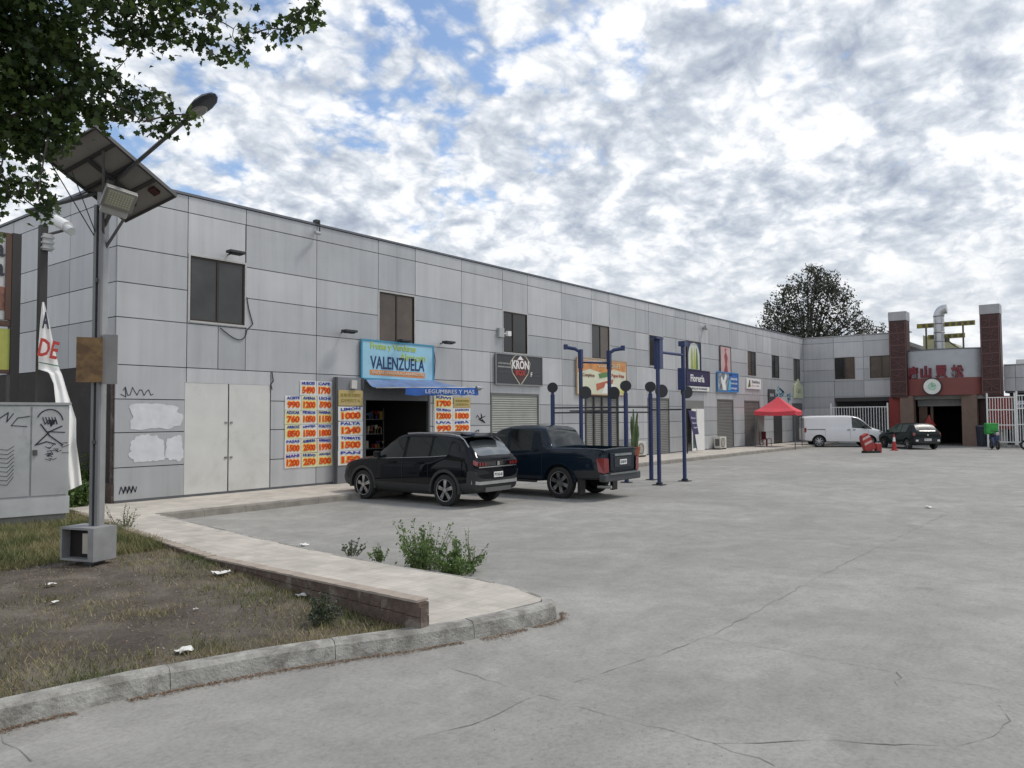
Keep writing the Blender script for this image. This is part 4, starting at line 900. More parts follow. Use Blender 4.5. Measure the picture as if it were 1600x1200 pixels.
# battery box: long axis along local x, open face toward -y local, solid end toward +x
bx_.box(-L_, L_, -W_, W_, Z1-t_, Z1, BM2); bx_.box(-L_, L_, -W_, W_, Z0, Z0+t_, BM2); bx_.box(-L_, -L_+t_, -W_, W_, Z0+t_, Z1-t_, BM2); bx_.box(L_-t_, L_, -W_, W_, Z0+t_, Z1-t_, BM2); bx_.box(-L_+t_, L_-t_, W_-t_, W_, Z0+t_, Z1-t_, BM2)
bx_.box(.20, L_-t_, -W_, -W_+.02, Z0+t_, Z1-t_, BM2)
bb = bx_.build('battery_box', mat('box_galv', (.30, .305, .31), .5, .3, var=.15, scale=4), lp)
mb = MB(); mb.box(-L_+t_+.002, L_-t_-.002, -W_+.13, W_-t_-.002, Z0+t_+.002, Z1-t_-.002, BM2); mb.build('box_shade_fill', mat('inner_shade_dark', (.012, .008, .008), .8), bb)  # solid dark block paints the shade inside the open box
mb = MB(); mb.box(.06, .19, -W_+.04, -W_+.125, Z0+.1, Z1-.08, BM2); mb.build('battery', mat('batt_white', (.45, .42, .36), .6), bb)
mb = MB(); mb.cyl((PX-.05, PY, -.05), (PX-.05, PY, .17), .16, .13, 12); mb.build('footing', galvd, lp)
# panel assembly: corners from photo plane
c1 = atd(277, 306, 12.3); c2 = atd(197, 346, 12.95)
t3 = min((abs((c1-atd(150, 196, k/100)).normalized().dot((c2-c1).normalized())), k/100) for k in range(1130, 1450, 5))[1]
c3 = atd(150, 196, t3)
ax_u = (c1-c3).normalized(); ax_v = (c2-c1); ax_v -= ax_u*ax_v.dot(ax_u); wv_ = ax_v.length; ax_v.normalize(); nn = ax_u.cross(ax_v)
if nn.z < 0: nn = -nn
print('PANEL', t3, (c1-c3).length, wv_, nn, c1, c3, c2)
Lp = (c1-c3).length; O = c1
def pp(u, v, d): return O - ax_u*u + ax_v*v + nn*d
def pbox(mb, u0, u1, v0, v1, d0, d1): mb.add([pp(u0,v0,d0),pp(u1,v0,d0),pp(u1,v1,d0),pp(u0,v1,d0),pp(u0,v0,d1),pp(u1,v0,d1),pp(u1,v1,d1),pp(u0,v1,d1)], [(0,3,2,1),(4,5,6,7),(0,1,5,4),(1,2,6,5),(2,3,7,6),(3,0,4,7)])
mb = MB(); pbox(mb, .02, Lp-.02, .02, wv_-.02, .0, .02); sp = mb.build('solar_panel', mat('panel_back', (.26, .25, .235), .6, var=.1), lp)
mb = MB()
for q in (0, wv_-.03): pbox(mb, 0, Lp, q, q+.03, -.03, .03)
for q in (0, Lp/2-.02, Lp/2+.02, Lp-.03): pbox(mb, q, q+.03, .03, wv_-.03, -.03, .022)
for q in (Lp*.25, Lp*.75): pbox(mb, q, q+.05, .03, wv_-.03, -.025, -.002)
pbox(mb, .3, Lp-.3, wv_*.5-.03, wv_*.5+.03, -.06, -.03)
mb.build('panel_frame', mat('frame_alu_dark', (.07, .07, .072), .5, .4), sp)
mb = MB(); pbox(mb, .02, Lp-.02, .02, wv_-.02, .021, .024); mb.build('solar_cells', mat('cells', (.01, .015, .05), .1), sp)
mb = MB(); pbox(mb, .17, .29, .14, .25, -.05, -.001); pbox(mb, .17, .29, wv_*.5+.10, wv_*.5+.2, -.05, -.001); mb.build('junction_box', mat('jbox', (.05, .015, .012), .6), sp)
top = Vector((PX, PY, 5.3))
a1 = atd(292, 186, 11.0); a0 = atd(40, 330, 12.8)
mb = MB(); mb.tube([a0, top.lerp(a0, .5)+Vector((0,0,.0)), top+Vector((0,0,.02)), a1], .028, 8); arm = mb.build('lamp_arm', mat('arm_dark', (.09, .095, .10), .5, .4), lp)
# cobra head
hd = (a1-top).normalized(); hs = hd.cross(Vector((0,0,1))).normalized(); hu = hs.cross(hd)
MH = Matrix((hd, hs, hu)).transposed().to_4x4(); MH.translation = a1-hd*.02
mb = MB(); vs = []; nn_ = 10; hh = [(0,.03,.03,.03),(.08,.07,.05,.05),(.18,.11,.07,.05),(.32,.13,.085,.045),(.44,.11,.075,.04),(.52,.06,.045,.03),(.55,.01,.01,.01)]
for (x_, wy, zt_, zb_) in [(h_[0]*1.2, h_[1]*1.0, h_[2]*.9, h_[3]*.9) for h_ in hh]:
    for i in range(nn_):
        a = 2*math.pi*i/nn_; vs.append(MH @ Vector((x_, wy*math.cos(a), (zt_ if math.sin(a) > 0 else zb_)*math.sin(a))))
mb.add(vs, [(k*nn_+i, k*nn_+(i+1) % nn_, (k+1)*nn_+(i+1) % nn_, (k+1)*nn_+i) for k in range(len(hh)-1) for i in range(nn_)]+[tuple(range(nn_))])
hdm = mb.build('lamp_head', mat('head_dark', (.06, .07, .085), .4, .2), arm, smooth=True)
mb = MB(); mb.lathe([(.0, -.056), (.07, -.056), (.085, -.03)], (0, 0, 0), n=16); mb.xf(MH @ Matrix.Translation((.30, 0, 0)) @ Matrix.Diagonal((1.6, 1, 1, 1))); mb.build('lamp_lens', mat('lens_grey', (.25, .25, .24), .2), hdm)
# struts, flood light
mb = MB(); pc = pp(Lp/2, wv_*.5, -.06)
mb.tube([Vector((PX, PY, 5.0)), pc], .05, 6); mb.tube([Vector((PX, PY, 4.45)), pp(.25, wv_*.5, -.05)], .022, 4); mb.tube([Vector((PX, PY, 4.6)), pp(Lp*.78, wv_*.2, -.05)], .018, 4)
mb.build('strut', galvd, lp)
mb = MB(); mb.tube([Vector((PX-.02, PY, 4.5)), pp(Lp*.75, wv_*.85, -.04)], .008, 4); mb.tube([Vector((PX-.02, PY, 4.5)), pp(Lp*.95, wv_*.95, -.04)], .008, 4); mb.build('stay_cable', cable_m, lp)
fc = atd(186, 312, 11.9); fdir = (Vector((4.4, 9.2, 3.9))-fc).normalized(); fs_ = fdir.cross(Vector((0,0,1))).normalized(); fu = fs_.cross(fdir)
MFl = Matrix((fs_, fu, fdir)).transposed().to_4x4() @ Matrix.Rotation(rad(13), 4, 'Z'); MFl = MFl @ Matrix.Diagonal((.86, .86, .86, 1)); MFl.translation = fc
mb = MB(); mb.box(-.23, .23, -.17, .17, -.08, .03, MFl); fl = mb.build('flood_light', mat('flood_alu', (.26, .26, .25), .5, .4), lp, bevel=.01)
mb = MB(); mb.box(-.19, .19, -.12, .14, .031, .036, MFl); ln = mb.build('flood_lens', mat('flood_lens', (.34, .34, .28), .35, var=.1), fl)
mb = MB()
for i in range(9):
    for j in range(6): mb.box(-.17+i*.04, -.15+i*.04, -.1+j*.04, -.08+j*.04, .037, .042, MFl)
mb.build('led_grid', mat('led_dot', (.55, .54, .40), .3), ln)
mb = MB(); mb.box(-.2, .2, -.30, -.175, -.07, .0, MFl); mb.build('flood_driver', mat('driver_grey', (.42, .43, .42), .5), fl, bevel=.02)
mb = MB(); mb.tube([fc-fdir*.08, Vector((PX, PY, 4.8))], .03, 6); mb.build('flood_bracket', galvd, fl)
cb = thing('rusty_plate', 'rusty brown sign plate turned edge-on, strapped to the lamp post', 'plate', (PX-.2, PY, 2.6))
mb = MB(); mb.box(-.30, .02, -.16, -.13, 2.60, 3.22, Matrix.Translation((PX, PY, 0)) @ Matrix.Rotation(rad(-25), 4, 'Z')); mb.build('plate', mat('rust_brown', (.20, .125, .06), .8, var=.35, scale=6, stain=(5, .5, .6, (.09, .05, .03), .6)), cb)
mb = MB(); mb.box(.03, .215, -.13, -.07, 2.58, 3.27, Matrix.Translation((PX, PY, 0)) @ Matrix.Rotation(rad(-30), 4, 'Z')); mb.build('plate_box', mat('plate_grey', (.27, .265, .26), .6, var=.15), cb)
# ------------------------------------------------------------------ utility cabinet
uc = thing('utility_cabinet', 'grey street utility cabinet covered in black graffiti at the left edge', 'utility cabinet', (5.4, 16.2, 0))
ang = math.atan2(16.02-16.22, 6.47-5.44)
UM = Matrix.Translation((6.47, 15.9, 0)) @ Matrix.Rotation(ang, 4, 'Z')      # local -x to the left along the front, y back
cabm = mat('cab_paint', (.42, .43, .435), .5, .05, var=.1, scale=1.5, stain=(2, .5, .7, (.30, .33, .31), .6))
mb = MB(); mb.box(-1.9, 0, 0, .5, .32, 2.36, UM); b_ = mb.build('cabinet_body', cabm, uc, bevel=.01)
mb = MB(); mb.box(-1.95, .03, -.03, .53, 2.362, 2.41, UM); mb.build('cabinet_top', mat('cab_top', (.36, .37, .37), .5), uc)
for k in range(3):
    mb = MB(); x1 = -.03-k*.62; mb.box(x1-.59, x1, -.02, -.002, .66, 2.33, UM); dr = mb.build('door', cabm, uc, bevel=.004)
    mb = MB(); mb.box(x1-.57, x1-.5, -.05, -.021, 1.42, 1.52, UM); mb.build('handle', galvd, dr)
mb = MB(); mb.box(-1.93, .02, -.025, .52, .30, .62, UM); mb.build('plinth_band', mat('cab_white', (.50, .51, .51), .55), uc)
mb = MB(); mb.box(-1.85, -.03, .02, .48, -.1, .299, UM); mb.build('concrete_plinth', mat('plinth_conc', (.22, .22, .21), .9, var=.2), uc)
fu_ = lambda u, v: UM @ Vector((u, -.026, v))
mb = MB(); r_ = random.Random(11)
cx, cz = -.33, 1.98
ribbon(mb, [(cx+.22*math.cos(a), cz+.05+.25*math.sin(a)) for a in [.2+i*.25 for i in range(11)]], .022, fu_)
ribbon(mb, [(cx-.15, cz+.02), (cx, cz-.2), (cx+.22, cz-.38)], .025, fu_); ribbon(mb, [(cx+.2, cz-.02), (cx, cz-.12), (cx-.23, cz-.37)], .025, fu_); ribbon(mb, [(cx-.23, cz-.37), (cx-.05, cz-.31), (cx+.1, cz-.36)], .022, fu_)
for k in range(5): ribbon(mb, [(cx-.12+k*.05, cz+.15), (cx-.08+k*.05, cz+.02), (cx-.02+k*.03, cz+.1), (cx+.02, cz-.02)], .018, fu_)
ribbon(mb, [(cx-.05, cz-.12), (cx+.25, cz-.14)], .02, fu_)
for k in range(16):
    a, b = cx+.05+r_.uniform(-.15, .16), 1.5+r_.uniform(-.17, .14); ribbon(mb, [(a, b), (a+r_.uniform(.02, .1), b+r_.uniform(-.05, .03)), (a+r_.uniform(.05, .14), b+r_.uniform(-.02, .04))], .011, fu_)
mb.build('graffiti', ink, uc); mb = MB()
ribbon(mb, [(-.66, 2.15), (-.85, 2.12), (-.95, 1.98), (-.7, 1.96)], .016, fu_); ribbon(mb, [(-1.15, 2.1), (-1.0, 2.22), (-1.02, 2.05), (-.92, 2.2)], .018, fu_)
for k in range(9): ribbon(mb, [(-1.15, 1.55-k*.08), (-1.0, 1.53-k*.08), (-.9, 1.6-k*.07)], .01, fu_)
mb.build('graffiti', ink, uc)
# ------------------------------------------------------------------ camera pole, banner, billboard
pc_ = hit(65, 500, 1, 17.3)
t = thing('camera_post', 'dark square post with a white bullet camera on top, left of the grey building', 'post', (pc_.x, pc_.y, 0))
mb = MB(); mb.box(pc_.x-.07, pc_.x+.07, pc_.y-.07, pc_.y+.07, 0, hit(65, 352, 1, 17.3).z); mb.build('post_shaft', mat('post_black', (.035, .032, .032), .6), t)
b0 = atd(112, 362, 18.6); b1 = atd(86, 344, 19.2); bk = Vector((pc_.x, pc_.y, hit(65, 368, 1, 17.3).z))
mb = MB(); mb.cyl(b0, b1, .09, .09, 14); cb = mb.build('camera_body', mat('cam_white', (.55, .56, .56), .5), t, smooth=True)
mb = MB(); mb.cyl(b1+(b1-b0)*.05, b1.lerp(b0, .75)+Vector((0,0,.04)), .115, .115, 14); mb.build('sun_shield', white_m, cb)
mb = MB(); mb.tube([bk, (b0+b1)/2-Vector((0,0,.1))], .03); mb.build('camera_arm', galvd, t)
mb = MB(); q = hit(74, 378, 1, 17.2); mb.box(q.x-.09, q.x+.09, q.y-.06, q.y+.06, q.z-.18, q.z+.16)
for k in range(3): mb.box(q.x-.11, q.x+.11, q.y-.08, q.y+.08, q.z-.15+k*.11, q.z-.11+k*.11)
mb.build('junction_box', mat('box_grey', (.38, .39, .39), .5), t)
def P2(x, y, Y): return hit(x, y, 1, Y)
# draped banner: pinched at the top, hanging down to the weeds
t = thing('torn_banner', 'twisted white cloth banner with red letters hanging from the dark camera post', 'banner', tuple(P2(75, 600, 17.0)))
Lft = [(66, 472, 0), (63, 500, 0), (60, 540, .0), (60, 577, 0), (76, 582, .1), (84, 600, .1), (88, 640, .15), (92, 690, .2), (98, 735, .2), (104, 768, .2)]
Rgt = [(69, 472, 0), (76, 500, .05), (84, 540, .05), (93, 577, .1), (97, 585, .1), (106, 615, .12), (119, 655, .2), (119, 690, .25), (124, 725, .2), (128, 757, .2)]
mb = MB(); vs = []; nu = 16; nv = 6
for (l, r_, n2) in [(0, 0, 0)]: pass
def interp(T, s):
    k = min(int(s*(len(T)-1)), len(T)-2); f = s*(len(T)-1)-k; return tuple(T[k][i]*(1-f)+T[k+1][i]*f for i in range(3))
rows_ = 60
for j in range(rows_+1):
    l = interp(Lft, j/rows_); r_ = interp(Rgt, j/rows_)
    for i in range(nu+1):
        f = i/nu; x_ = l[0]*(1-f)+r_[0]*f; y_ = l[1]*(1-f)+r_[1]*f
        vs.append(P2(x_, y_, 17.05-(l[2]*(1-f)+r_[2]*f)+.02*math.sin(f*11+j*.13)*(j/rows_+.2)))
mb.add(vs, [(j*(nu+1)+i, j*(nu+1)+i+1, (j+1)*(nu+1)+i+1, (j+1)*(nu+1)+i) for j in range(rows_) for i in range(nu)])
mb.build('cloth', mat('cloth_white', (.86, .86, .84), .7, var=.04), t, smooth=True, fixn=False)
c = P2(76, 545, 16.88); text_mb('DE', MF(c.x, c.z, 16.88) @ Matrix.Rotation(rad(-10), 4, 'Z'), .36, .36, .012, .02).build('lettering', mat('banner_red', (.42, .04, .03), .6), t, fixn=False)
c = P2(73, 500, 16.9); text_mb('A', MF(c.x, c.z, 16.95), .13, .34, .012, .03).build('lettering', mat('banner_ink', (.03, .03, .05), .6), t, fixn=False)
mb = MB(); a, b = P2(61, 566, 16.93), P2(93, 572, 16.93); mb.tube([a, b], .012, 4); mb.build('printed_line', mat('print_green', (.1, .2, .15), .6), t)
# billboard at the left edge
bl = thing('roadside_billboard', 'large billboard cut by the left edge, white with black script over a yellow panel', 'billboard', tuple(P2(20, 640, 19.5))[:2]+(0,))
x_r = P2(20, 500, 19.5).x
mb = MB(); mb.box(x_r-.06, x_r+.12, 19.42, 19.62, 0, P2(20, 365, 19.5).z); mb.build('steel_post', mat('post_black', (.035, .032, .032), .6), bl)
zA, zB, zC, zD = P2(10, 370, 19.5).z, P2(10, 500, 19.5).z, P2(10, 514, 19.5).z, P2(10, 578, 19.5).z
mb = MB(); mb.box(x_r-5, x_r-.065, 19.46, 19.56, zB, zA); wb = mb.build('white_panel', mat('bill_white', (.50, .50, .49), .6), bl)
mb = MB(); mb.box(x_r-5, x_r-.065, 19.46, 19.56, zD, zC); mb.build('yellow_panel', mat('bill_yellow', (.42, .44, .10), .6), bl)
mb = MB(); mb.box(x_r-5, x_r+.02, 19.44, 19.6, zB-.14, zB-.02); mb.box(x_r-5, x_r+.02, 19.44, 19.6, zA, zA+.08); mb.box(x_r-5, x_r+.02, 19.44, 19.6, zD-.08, zD); mb.box(x_r-.18, x_r-.065, 19.43, 19.459, zB, zA); mb.build('frame_bar', mat('frame_rust', (.10, .055, .04), .7), bl)
for yy in (388, 418): text_mb('Comida', MF(x_r-.95, P2(5, yy, 19.5).z, 19.45), 1.5, .4, .01, .02).build('lettering', ink, wb, fixn=False)
mb = MB(); c = P2(2, 466, 19.4); mb.prism(blob(c.x-.1, c.z, .75, .5, 5), lambda u, v, d: (u, 19.455-d, v), 0, .004); mb.build('food_picture', mat('food_brown', (.22, .10, .07), .6, var=.6, scale=6), wb)
# ------------------------------------------------------------------ vehicles
def car_mesh(st, matf, capf, slots, arches, cuts=(), levels=2, crease=None):
    """st: stations (x, w, b, belt, top, tw, dz) rear to front.  matf(i,k,side)->slot index; capf(end,k)->slot."""
    vs = []; n = 20
    for (x, w_, b, belt, top, tw, dz) in st:
        prof = [(0, b), (w_*.8, b), (w_*.965, b+.06), (w_, b+.24), (w_*1.0, (b+.24+belt)/2), (w_*.985, belt-.09), (w_*.945, belt), (tw, top-dz), (tw-.07, top-dz*.28), (tw*.5, top), (0, top+.012)]
        ring = [(x, y, z) for y, z in prof] + [(x, -y, z) for y, z in prof[9:0:-1]]
        vs += ring
    fs = []; ms = []
    def kk(j): return j if j < 10 else 19-j
    for i in range(len(st)-1):
        for j in range(n):
            fs.append((i*n+j, i*n+(j+1) % n, (i+1)*n+(j+1) % n, (i+1)*n+j)); ms.append(matf(i, kk(j), 1 if j < 10 else -1))
    for e, base in ((0, 0), (1, (len(st)-1)*n)):
        L_ = [base+j for j in range(11)]; R_ = [base] + [base+20-j for j in range(1, 10)] + [base+10]
        for k in range(10):
            f = (L_[k], L_[k+1], R_[k+1], R_[k]) if 0 < k < 9 else ((L_[0], L_[1], R_[1]) if k == 0 else (L_[9], L_[10], R_[9]))
            fs.append(f if e == 0 else tuple(reversed(f))); ms.append(capf(e, k))
    me = bpy.data.meshes.new('car'); me.from_pydata(vs, [], fs); me.polygons.foreach_set('material_index', ms)
    for s_ in slots: me.materials.append(s_[1])
    bm = bmesh.new(); bm.from_mesh(me); bmesh.ops.recalc_face_normals(bm, faces=bm.faces)
    cl = bm.edges.layers.float.new('crease_edge')
    for e in bm.edges:
        m_ = {f.material_index for f in e.link_faces}
        if len(m_) > 1: e[cl] = .9
        if all(abs(v.co.x-st[0][0]) < 1e-4 for v in e.verts) and any(abs(f.normal.x) < .5 for f in e.link_faces): e[cl] = .75
        if all(abs(v.co.x-st[-1][0]) < 1e-4 for v in e.verts) and any(abs(f.normal.x) < .5 for f in e.link_faces): e[cl] = .5
    bm.verts.ensure_lookup_table()
    for e in bm.edges:
        a, b = e.verts; ca, cb_ = a.index % 20, b.index % 20
        if ca == cb_ and a.index//20 != b.index//20:
            i = min(a.index, b.index)//20
            if ca in (6, 14): e[cl] = max(e[cl], .6)
            if ca in (7, 13) and st[i][6] > .045 and st[i+1][6] > .03: e[cl] = max(e[cl], .8)
    bm.to_mesh(me); bm.free()
    ob = bpy.data.objects.new('car', me); COL.objects.link(ob)
    ss = ob.modifiers.new('s', 'SUBSURF'); ss.levels = levels; ss.render_levels = levels
    tmp = []
    def cutter(mb, idx):
        cm = bpy.data.meshes.new('cut'); cm.from_pydata(mb.v, [], mb.f)
        for s_ in slots: cm.materials.append(s_[1])
        cm.polygons.foreach_set('material_index', [idx]*len(cm.polygons))
        b2 = bmesh.new(); b2.from_mesh(cm); bmesh.ops.recalc_face_normals(b2, faces=b2.faces); b2.to_mesh(cm); b2.free()
        co = bpy.data.objects.new('cut', cm); COL.objects.link(co); tmp.append(co)
        bo = ob.modifiers.new('b', 'BOOLEAN'); bo.operation = 'DIFFERENCE'; bo.object = co; bo.solver = 'EXACT'; bo.material_mode = 'INDEX'
    for (x, z, r, yi) in arches:
        for s_ in (1, -1):
            mb = MB(); mb.cyl((x, s_*yi, z), (x, s_*1.5, z), r, n=40); cutter(mb, 1)
    for mb in cuts: cutter(mb, 0)
    dg = bpy.context.evaluated_depsgraph_get(); em = bpy.data.meshes.new_from_object(ob.evaluated_get(dg))
    bpy.data.objects.remove(ob)
    for c in tmp: bpy.data.objects.remove(c)
    groups = {}
    for p in em.polygons: groups.setdefault(p.material_index, []).append(tuple(p.vertices))
    V_ = [v.co.copy() for v in em.vertices]
    return groups, V_
def car_parts(groups, V_, slots, root, sc):
    for gi, faces in sorted(groups.items()):
        name, m_ = slots[gi][:2]
        idx = {}; vs = []; fs = []
        for f in faces:
            g = []
            for v in f:
                if v not in idx: idx[v] = len(vs); vs.append(V_[v]*sc)
                g.append(idx[v])
            fs.append(tuple(g))
        # left and right windows become separate parts
        if name in ('side_window', 'tail_light', 'headlight', 'sill_trim'):
            for sgn in (1, -1):
                sel = [f for f in fs if sum(vs[i].y for i in f)*sgn > 0]
                if sel: build_car(name, vs, sel, m_, root)
        elif name in ('wheel_well', 'bumper'):
            for sx in (1, -1):
                for sy in ((1, -1) if name == 'wheel_well' else (0,)):
                    sel = [f for f in fs if sum(vs[i].x for i in f)*sx > 0 and (sy == 0 or sum(vs[i].y for i in f)*sy > 0)]
                    if sel: build_car(name, vs, sel, m_, root)
        else: build_car(name, vs, fs, m_, root)
def build_car(name, vs, fs, m_, root):
    used = sorted({i for f in fs for i in f}); mp = {v: i for i, v in enumerate(used)}
    me = bpy.data.meshes.new(name); me.from_pydata([vs[i] for i in used], [], [tuple(mp[i] for i in f) for f in fs]); me.materials.append(m_)
    me.polygons.foreach_set('use_smooth', [True]*len(me.polygons)); me.set_sharp_from_angle(angle=rad(35))
    o = bpy.data.objects.new(name, me); COL.objects.link(o); o.parent = root; return o
tyre_m = mat('tyre', (.022, .022, .022), .85, bump=.3, bscale=80); rimdark = mat('rim_dark', (.03, .03, .032), .4, .6); rimal = mat('rim_alloy', (.42, .42, .43), .3, .85); liner = mat('wheel_well', (.012, .012, .012), .9)
def wheel(root, x, y, r, sgn, wd=.22, spokes=5, style='alloy', split=False):
    t = MB(); a = r*.70
    t.lathe([(a, -wd*.45), (r*.86, -wd*.5), (r*.97, -wd*.42), (r, -wd*.25), (r, wd*.25), (r*.97, wd*.42), (r*.86, wd*.5), (a, wd*.45), (a, -wd*.45)], (x, y, r), 'Y', 40)
    ty = t.build('wheel', tyre_m, root, world=False, smooth=True)
    q = MB(); q.lathe([(.001, -.02*1), (a, -.02), (a*1.01, sgn*wd*.44), (a*.93, sgn*wd*.46), (a*.90, sgn*wd*.25), (a*.88, 0)], (x, y, r), 'Y', 32)
    q.build('rim', rimdark, ty, world=False, smooth=True)
    s_ = MB(); yo = y+sgn*wd*.36
    s_.cyl((x, y+sgn*.0, r), (x, yo+sgn*.02, r), r*.13, n=16)
    for k in range(spokes):
        an = 2*math.pi*k/spokes+.3
        for dv in ((-.11, .11) if split else (0,)):
            a0, a1 = an, an+dv; w0, w1 = r*.07, r*(.055 if split else .075)
            p0 = Vector((math.cos(a0), 0, math.sin(a0)))*r*.1; p1 = Vector((math.cos(a1), 0, math.sin(a1)))*a*.96
            nv = Vector((-math.sin(an), 0, math.cos(an)))
            c_ = Vector((x, yo, r)); dy = Vector((0, sgn*.02, 0)); back = Vector((0, -sgn*.04, 0))
            pts = [c_+p0-nv*w0+dy, c_+p0+nv*w0+dy, c_+p1+nv*w1, c_+p1-nv*w1]; bp = [p+back for p in pts]
            s_.add(pts+bp, [(0,1,2,3),(0,3,7,4),(1,0,4,5),(2,1,5,6),(3,2,6,7)])
    s_.lathe([(a*.93, sgn*wd*.44), (a*1.0, sgn*wd*.47), (a*1.0, sgn*wd*.42)], (x, y, r), 'Y', 32)
    s_.build('spokes', rimal if style == 'alloy' else rimdark, ty, world=False)
def arch_trim(root, x, z, r0_, r1_, y, sgn, m_, a0=-8, a1=188):
    mb = MB(); n = 28; vs = []
    for i in range(n+1):
        a = rad(a0+(a1-a0)*i/n); c, s_ = math.cos(a), math.sin(a)
        for (rr, yy) in ((r0_, y-.10), (r0_, y+.012), (r1_, y+.004), (r1_, y-.10)): vs.append((x+c*rr, sgn*yy, z+s_*rr))
    fs = [(i*4+k, i*4+(k+1) % 4, (i+1)*4+(k+1) % 4, (i+1)*4+k) for i in range(n) for k in range(4)]+[(0,1,2,3), (n*4+3, n*4+2, n*4+1, n*4)]
    mb.add(vs, fs); mb.build('wheel_arch', m_, root, world=False, smooth=True)
def plate(root, x, y, z, wd, ht, s, m_=None, rot=0):
    mb = MB(); mb.box(x-.012, x, y-wd/2, y+wd/2, z-ht/2, z+ht/2); p_ = mb.build('licence_plate', white_m, root, world=False)
    Mx = Matrix.Translation((x-.014, y, z)) @ Matrix(((0,0,-1,0),(-1,0,0,0),(0,1,0,0),(0,0,0,1)))
    text_mb(s, Mx, wd*.85, ht*.6, .004, .02).build('plate_number', ink, p_, world=False, fixn=False)
def paint(name, col, coat=.5, rough=.5): return mat(name, col, rough, .0, var=.04, scale=1, coat=coat, spec=.02)
tglass = mat('car_glass', (.010, .014, .014), .04, 0, var=.1, spec=.6); tglass2 = mat('car_glass_rear', (.20, .22, .23), .05, .55, var=.1, spec=1.0)
plast = mat('black_plastic', (.025, .026, .027), .6); chrome = mat('chrome_strip', (.5, .5, .5), .2, .9); tail = mat('tail_red', (.22, .012, .012), .15, coat=1); tailb = mat('tail_redbright', (.19, .012, .014), .25, coat=.6); blackg = mat('gloss_black', (.008, .008, .009), .08, coat=1)
rubber = mat('rubber_seal', (.012, .012, .012), .5)
# --- SUV
K = 1.06
suv = thing('parked_suv', 'black crossover car with tinted windows parked nose-in before the open shop', 'car', (14.16, 13.88, 0), rad(90))
suv.scale = (1, .885, 1)
pb_ = paint('suv_paint', (.003, .004, .007))
slots = [('body', pb_), ('wheel_well', liner), ('side_window', tglass), ('rear_window', tglass2), ('windshield', tglass), ('bumper', plast), ('sill_trim', plast), ('tail_light', tail), ('light_bar', blackg), ('grille', plast), ('side_window', tglass), ('side_window', tglass)]
st = [(.0,.83,.36,.99,1.05,.74,.02), (.07,.885,.33,1.04,1.12,.76,.03), (.22,.912,.30,1.10,1.30,.73,.07), (.40,.918,.28,1.11,1.45,.70,.085), (.54,.92,.26,1.11,1.525,.69,.09), (.80,.92,.24,1.14,1.565,.685,.09), (1.34,.92,.22,1.06,1.60,.685,.09), (1.39,.92,.22,1.055,1.602,.685,.09), (2.14,.92,.22,1.02,1.61,.685,.09), (2.22,.92,.22,1.02,1.608,.685,.09), (2.55,.92,.22,1.00,1.57,.68,.08), (2.95,.92,.22,.99,1.30,.70,.05), (3.30,.92,.22,.985,1.05,.73,.02), (3.70,.915,.23,.96,1.02,.70,.02), (4.10,.89,.26,.90,.95,.66,.02), (4.36,.80,.30,.78,.84,.60,.02), (4.44,.68,.36,.66,.70,.5,.015)]
def mf(i, k, s):
    if k in (1, 2) and 1 < i < 15: return 6
    if k <= 2: return 5
    if i in (0, 1) and k == 3: return 5
    if k == 6 and i in (5,): return 2
    if k == 6 and i == 7: return 10
    if k == 6 and i in (9, 10, 11): return 11
    if k >= 8 and i in (1, 2): return 3
    if k >= 8 and i in (10, 11): return 4
    if k == 5 and i == 0: return 7
    if k == 4 and i >= 14: return 9
    return 0
def cf(e, k):
    if e == 0: return 5 if k <= 2 else 8 if k == 5 else 0
    return 9 if k in (3, 4) else 5 if k <= 2 else 0
CX = 2.21
g, V_ = car_mesh([(x-CX, *r_) for x, *r_ in st], mf, cf, slots, [(.87-CX, .35, .41, .55), (3.56-CX, .35, .41, .55)])
car_parts(g, V_, slots, suv, K)
for (x, s_) in ((.87, 1), (.87, -1), (3.56, 1), (3.56, -1)):
    wheel(suv, (x-CX)*K, s_*.80*K, .352*K, s_, .225, 5, 'alloy', True); arch_trim(suv, (x-CX)*K, .352*K, .40*K, .465*K, .915*K, s_, plast)
def lb(mb, x0, x1, y0, y1, z0, z1, k=K, c=CX): mb.box((x0-c)*k, (x1-c)*k, y0*k, y1*k, z0*k, z1*k)
mb = MB(); lb(mb, -.035, .06, -.72, .72, .50, .565); 
for s_ in (1, -1): mb.add([Vector(((p[0]-CX)*K, s_*p[1]*K, p[2]*K)) for p in ((-.035,.72,.50),(-.035,.72,.565),(.10,.885,.60),(.10,.885,.52),(.0,.70,.50),(.0,.70,.565),(.12,.85,.6),(.12,.85,.52))], [(0,1,2,3),(4,7,6,5),(1,5,6,2),(0,3,7,4)])
mb.build('bumper_strip', mat('silver_strip', (.42, .42, .42), .35, .6), suv, world=False)
mb = MB(); lb(mb, -.015, .01, -.74, .74, .865, .885); mb.build('chrome_strip', chrome, suv, world=False)
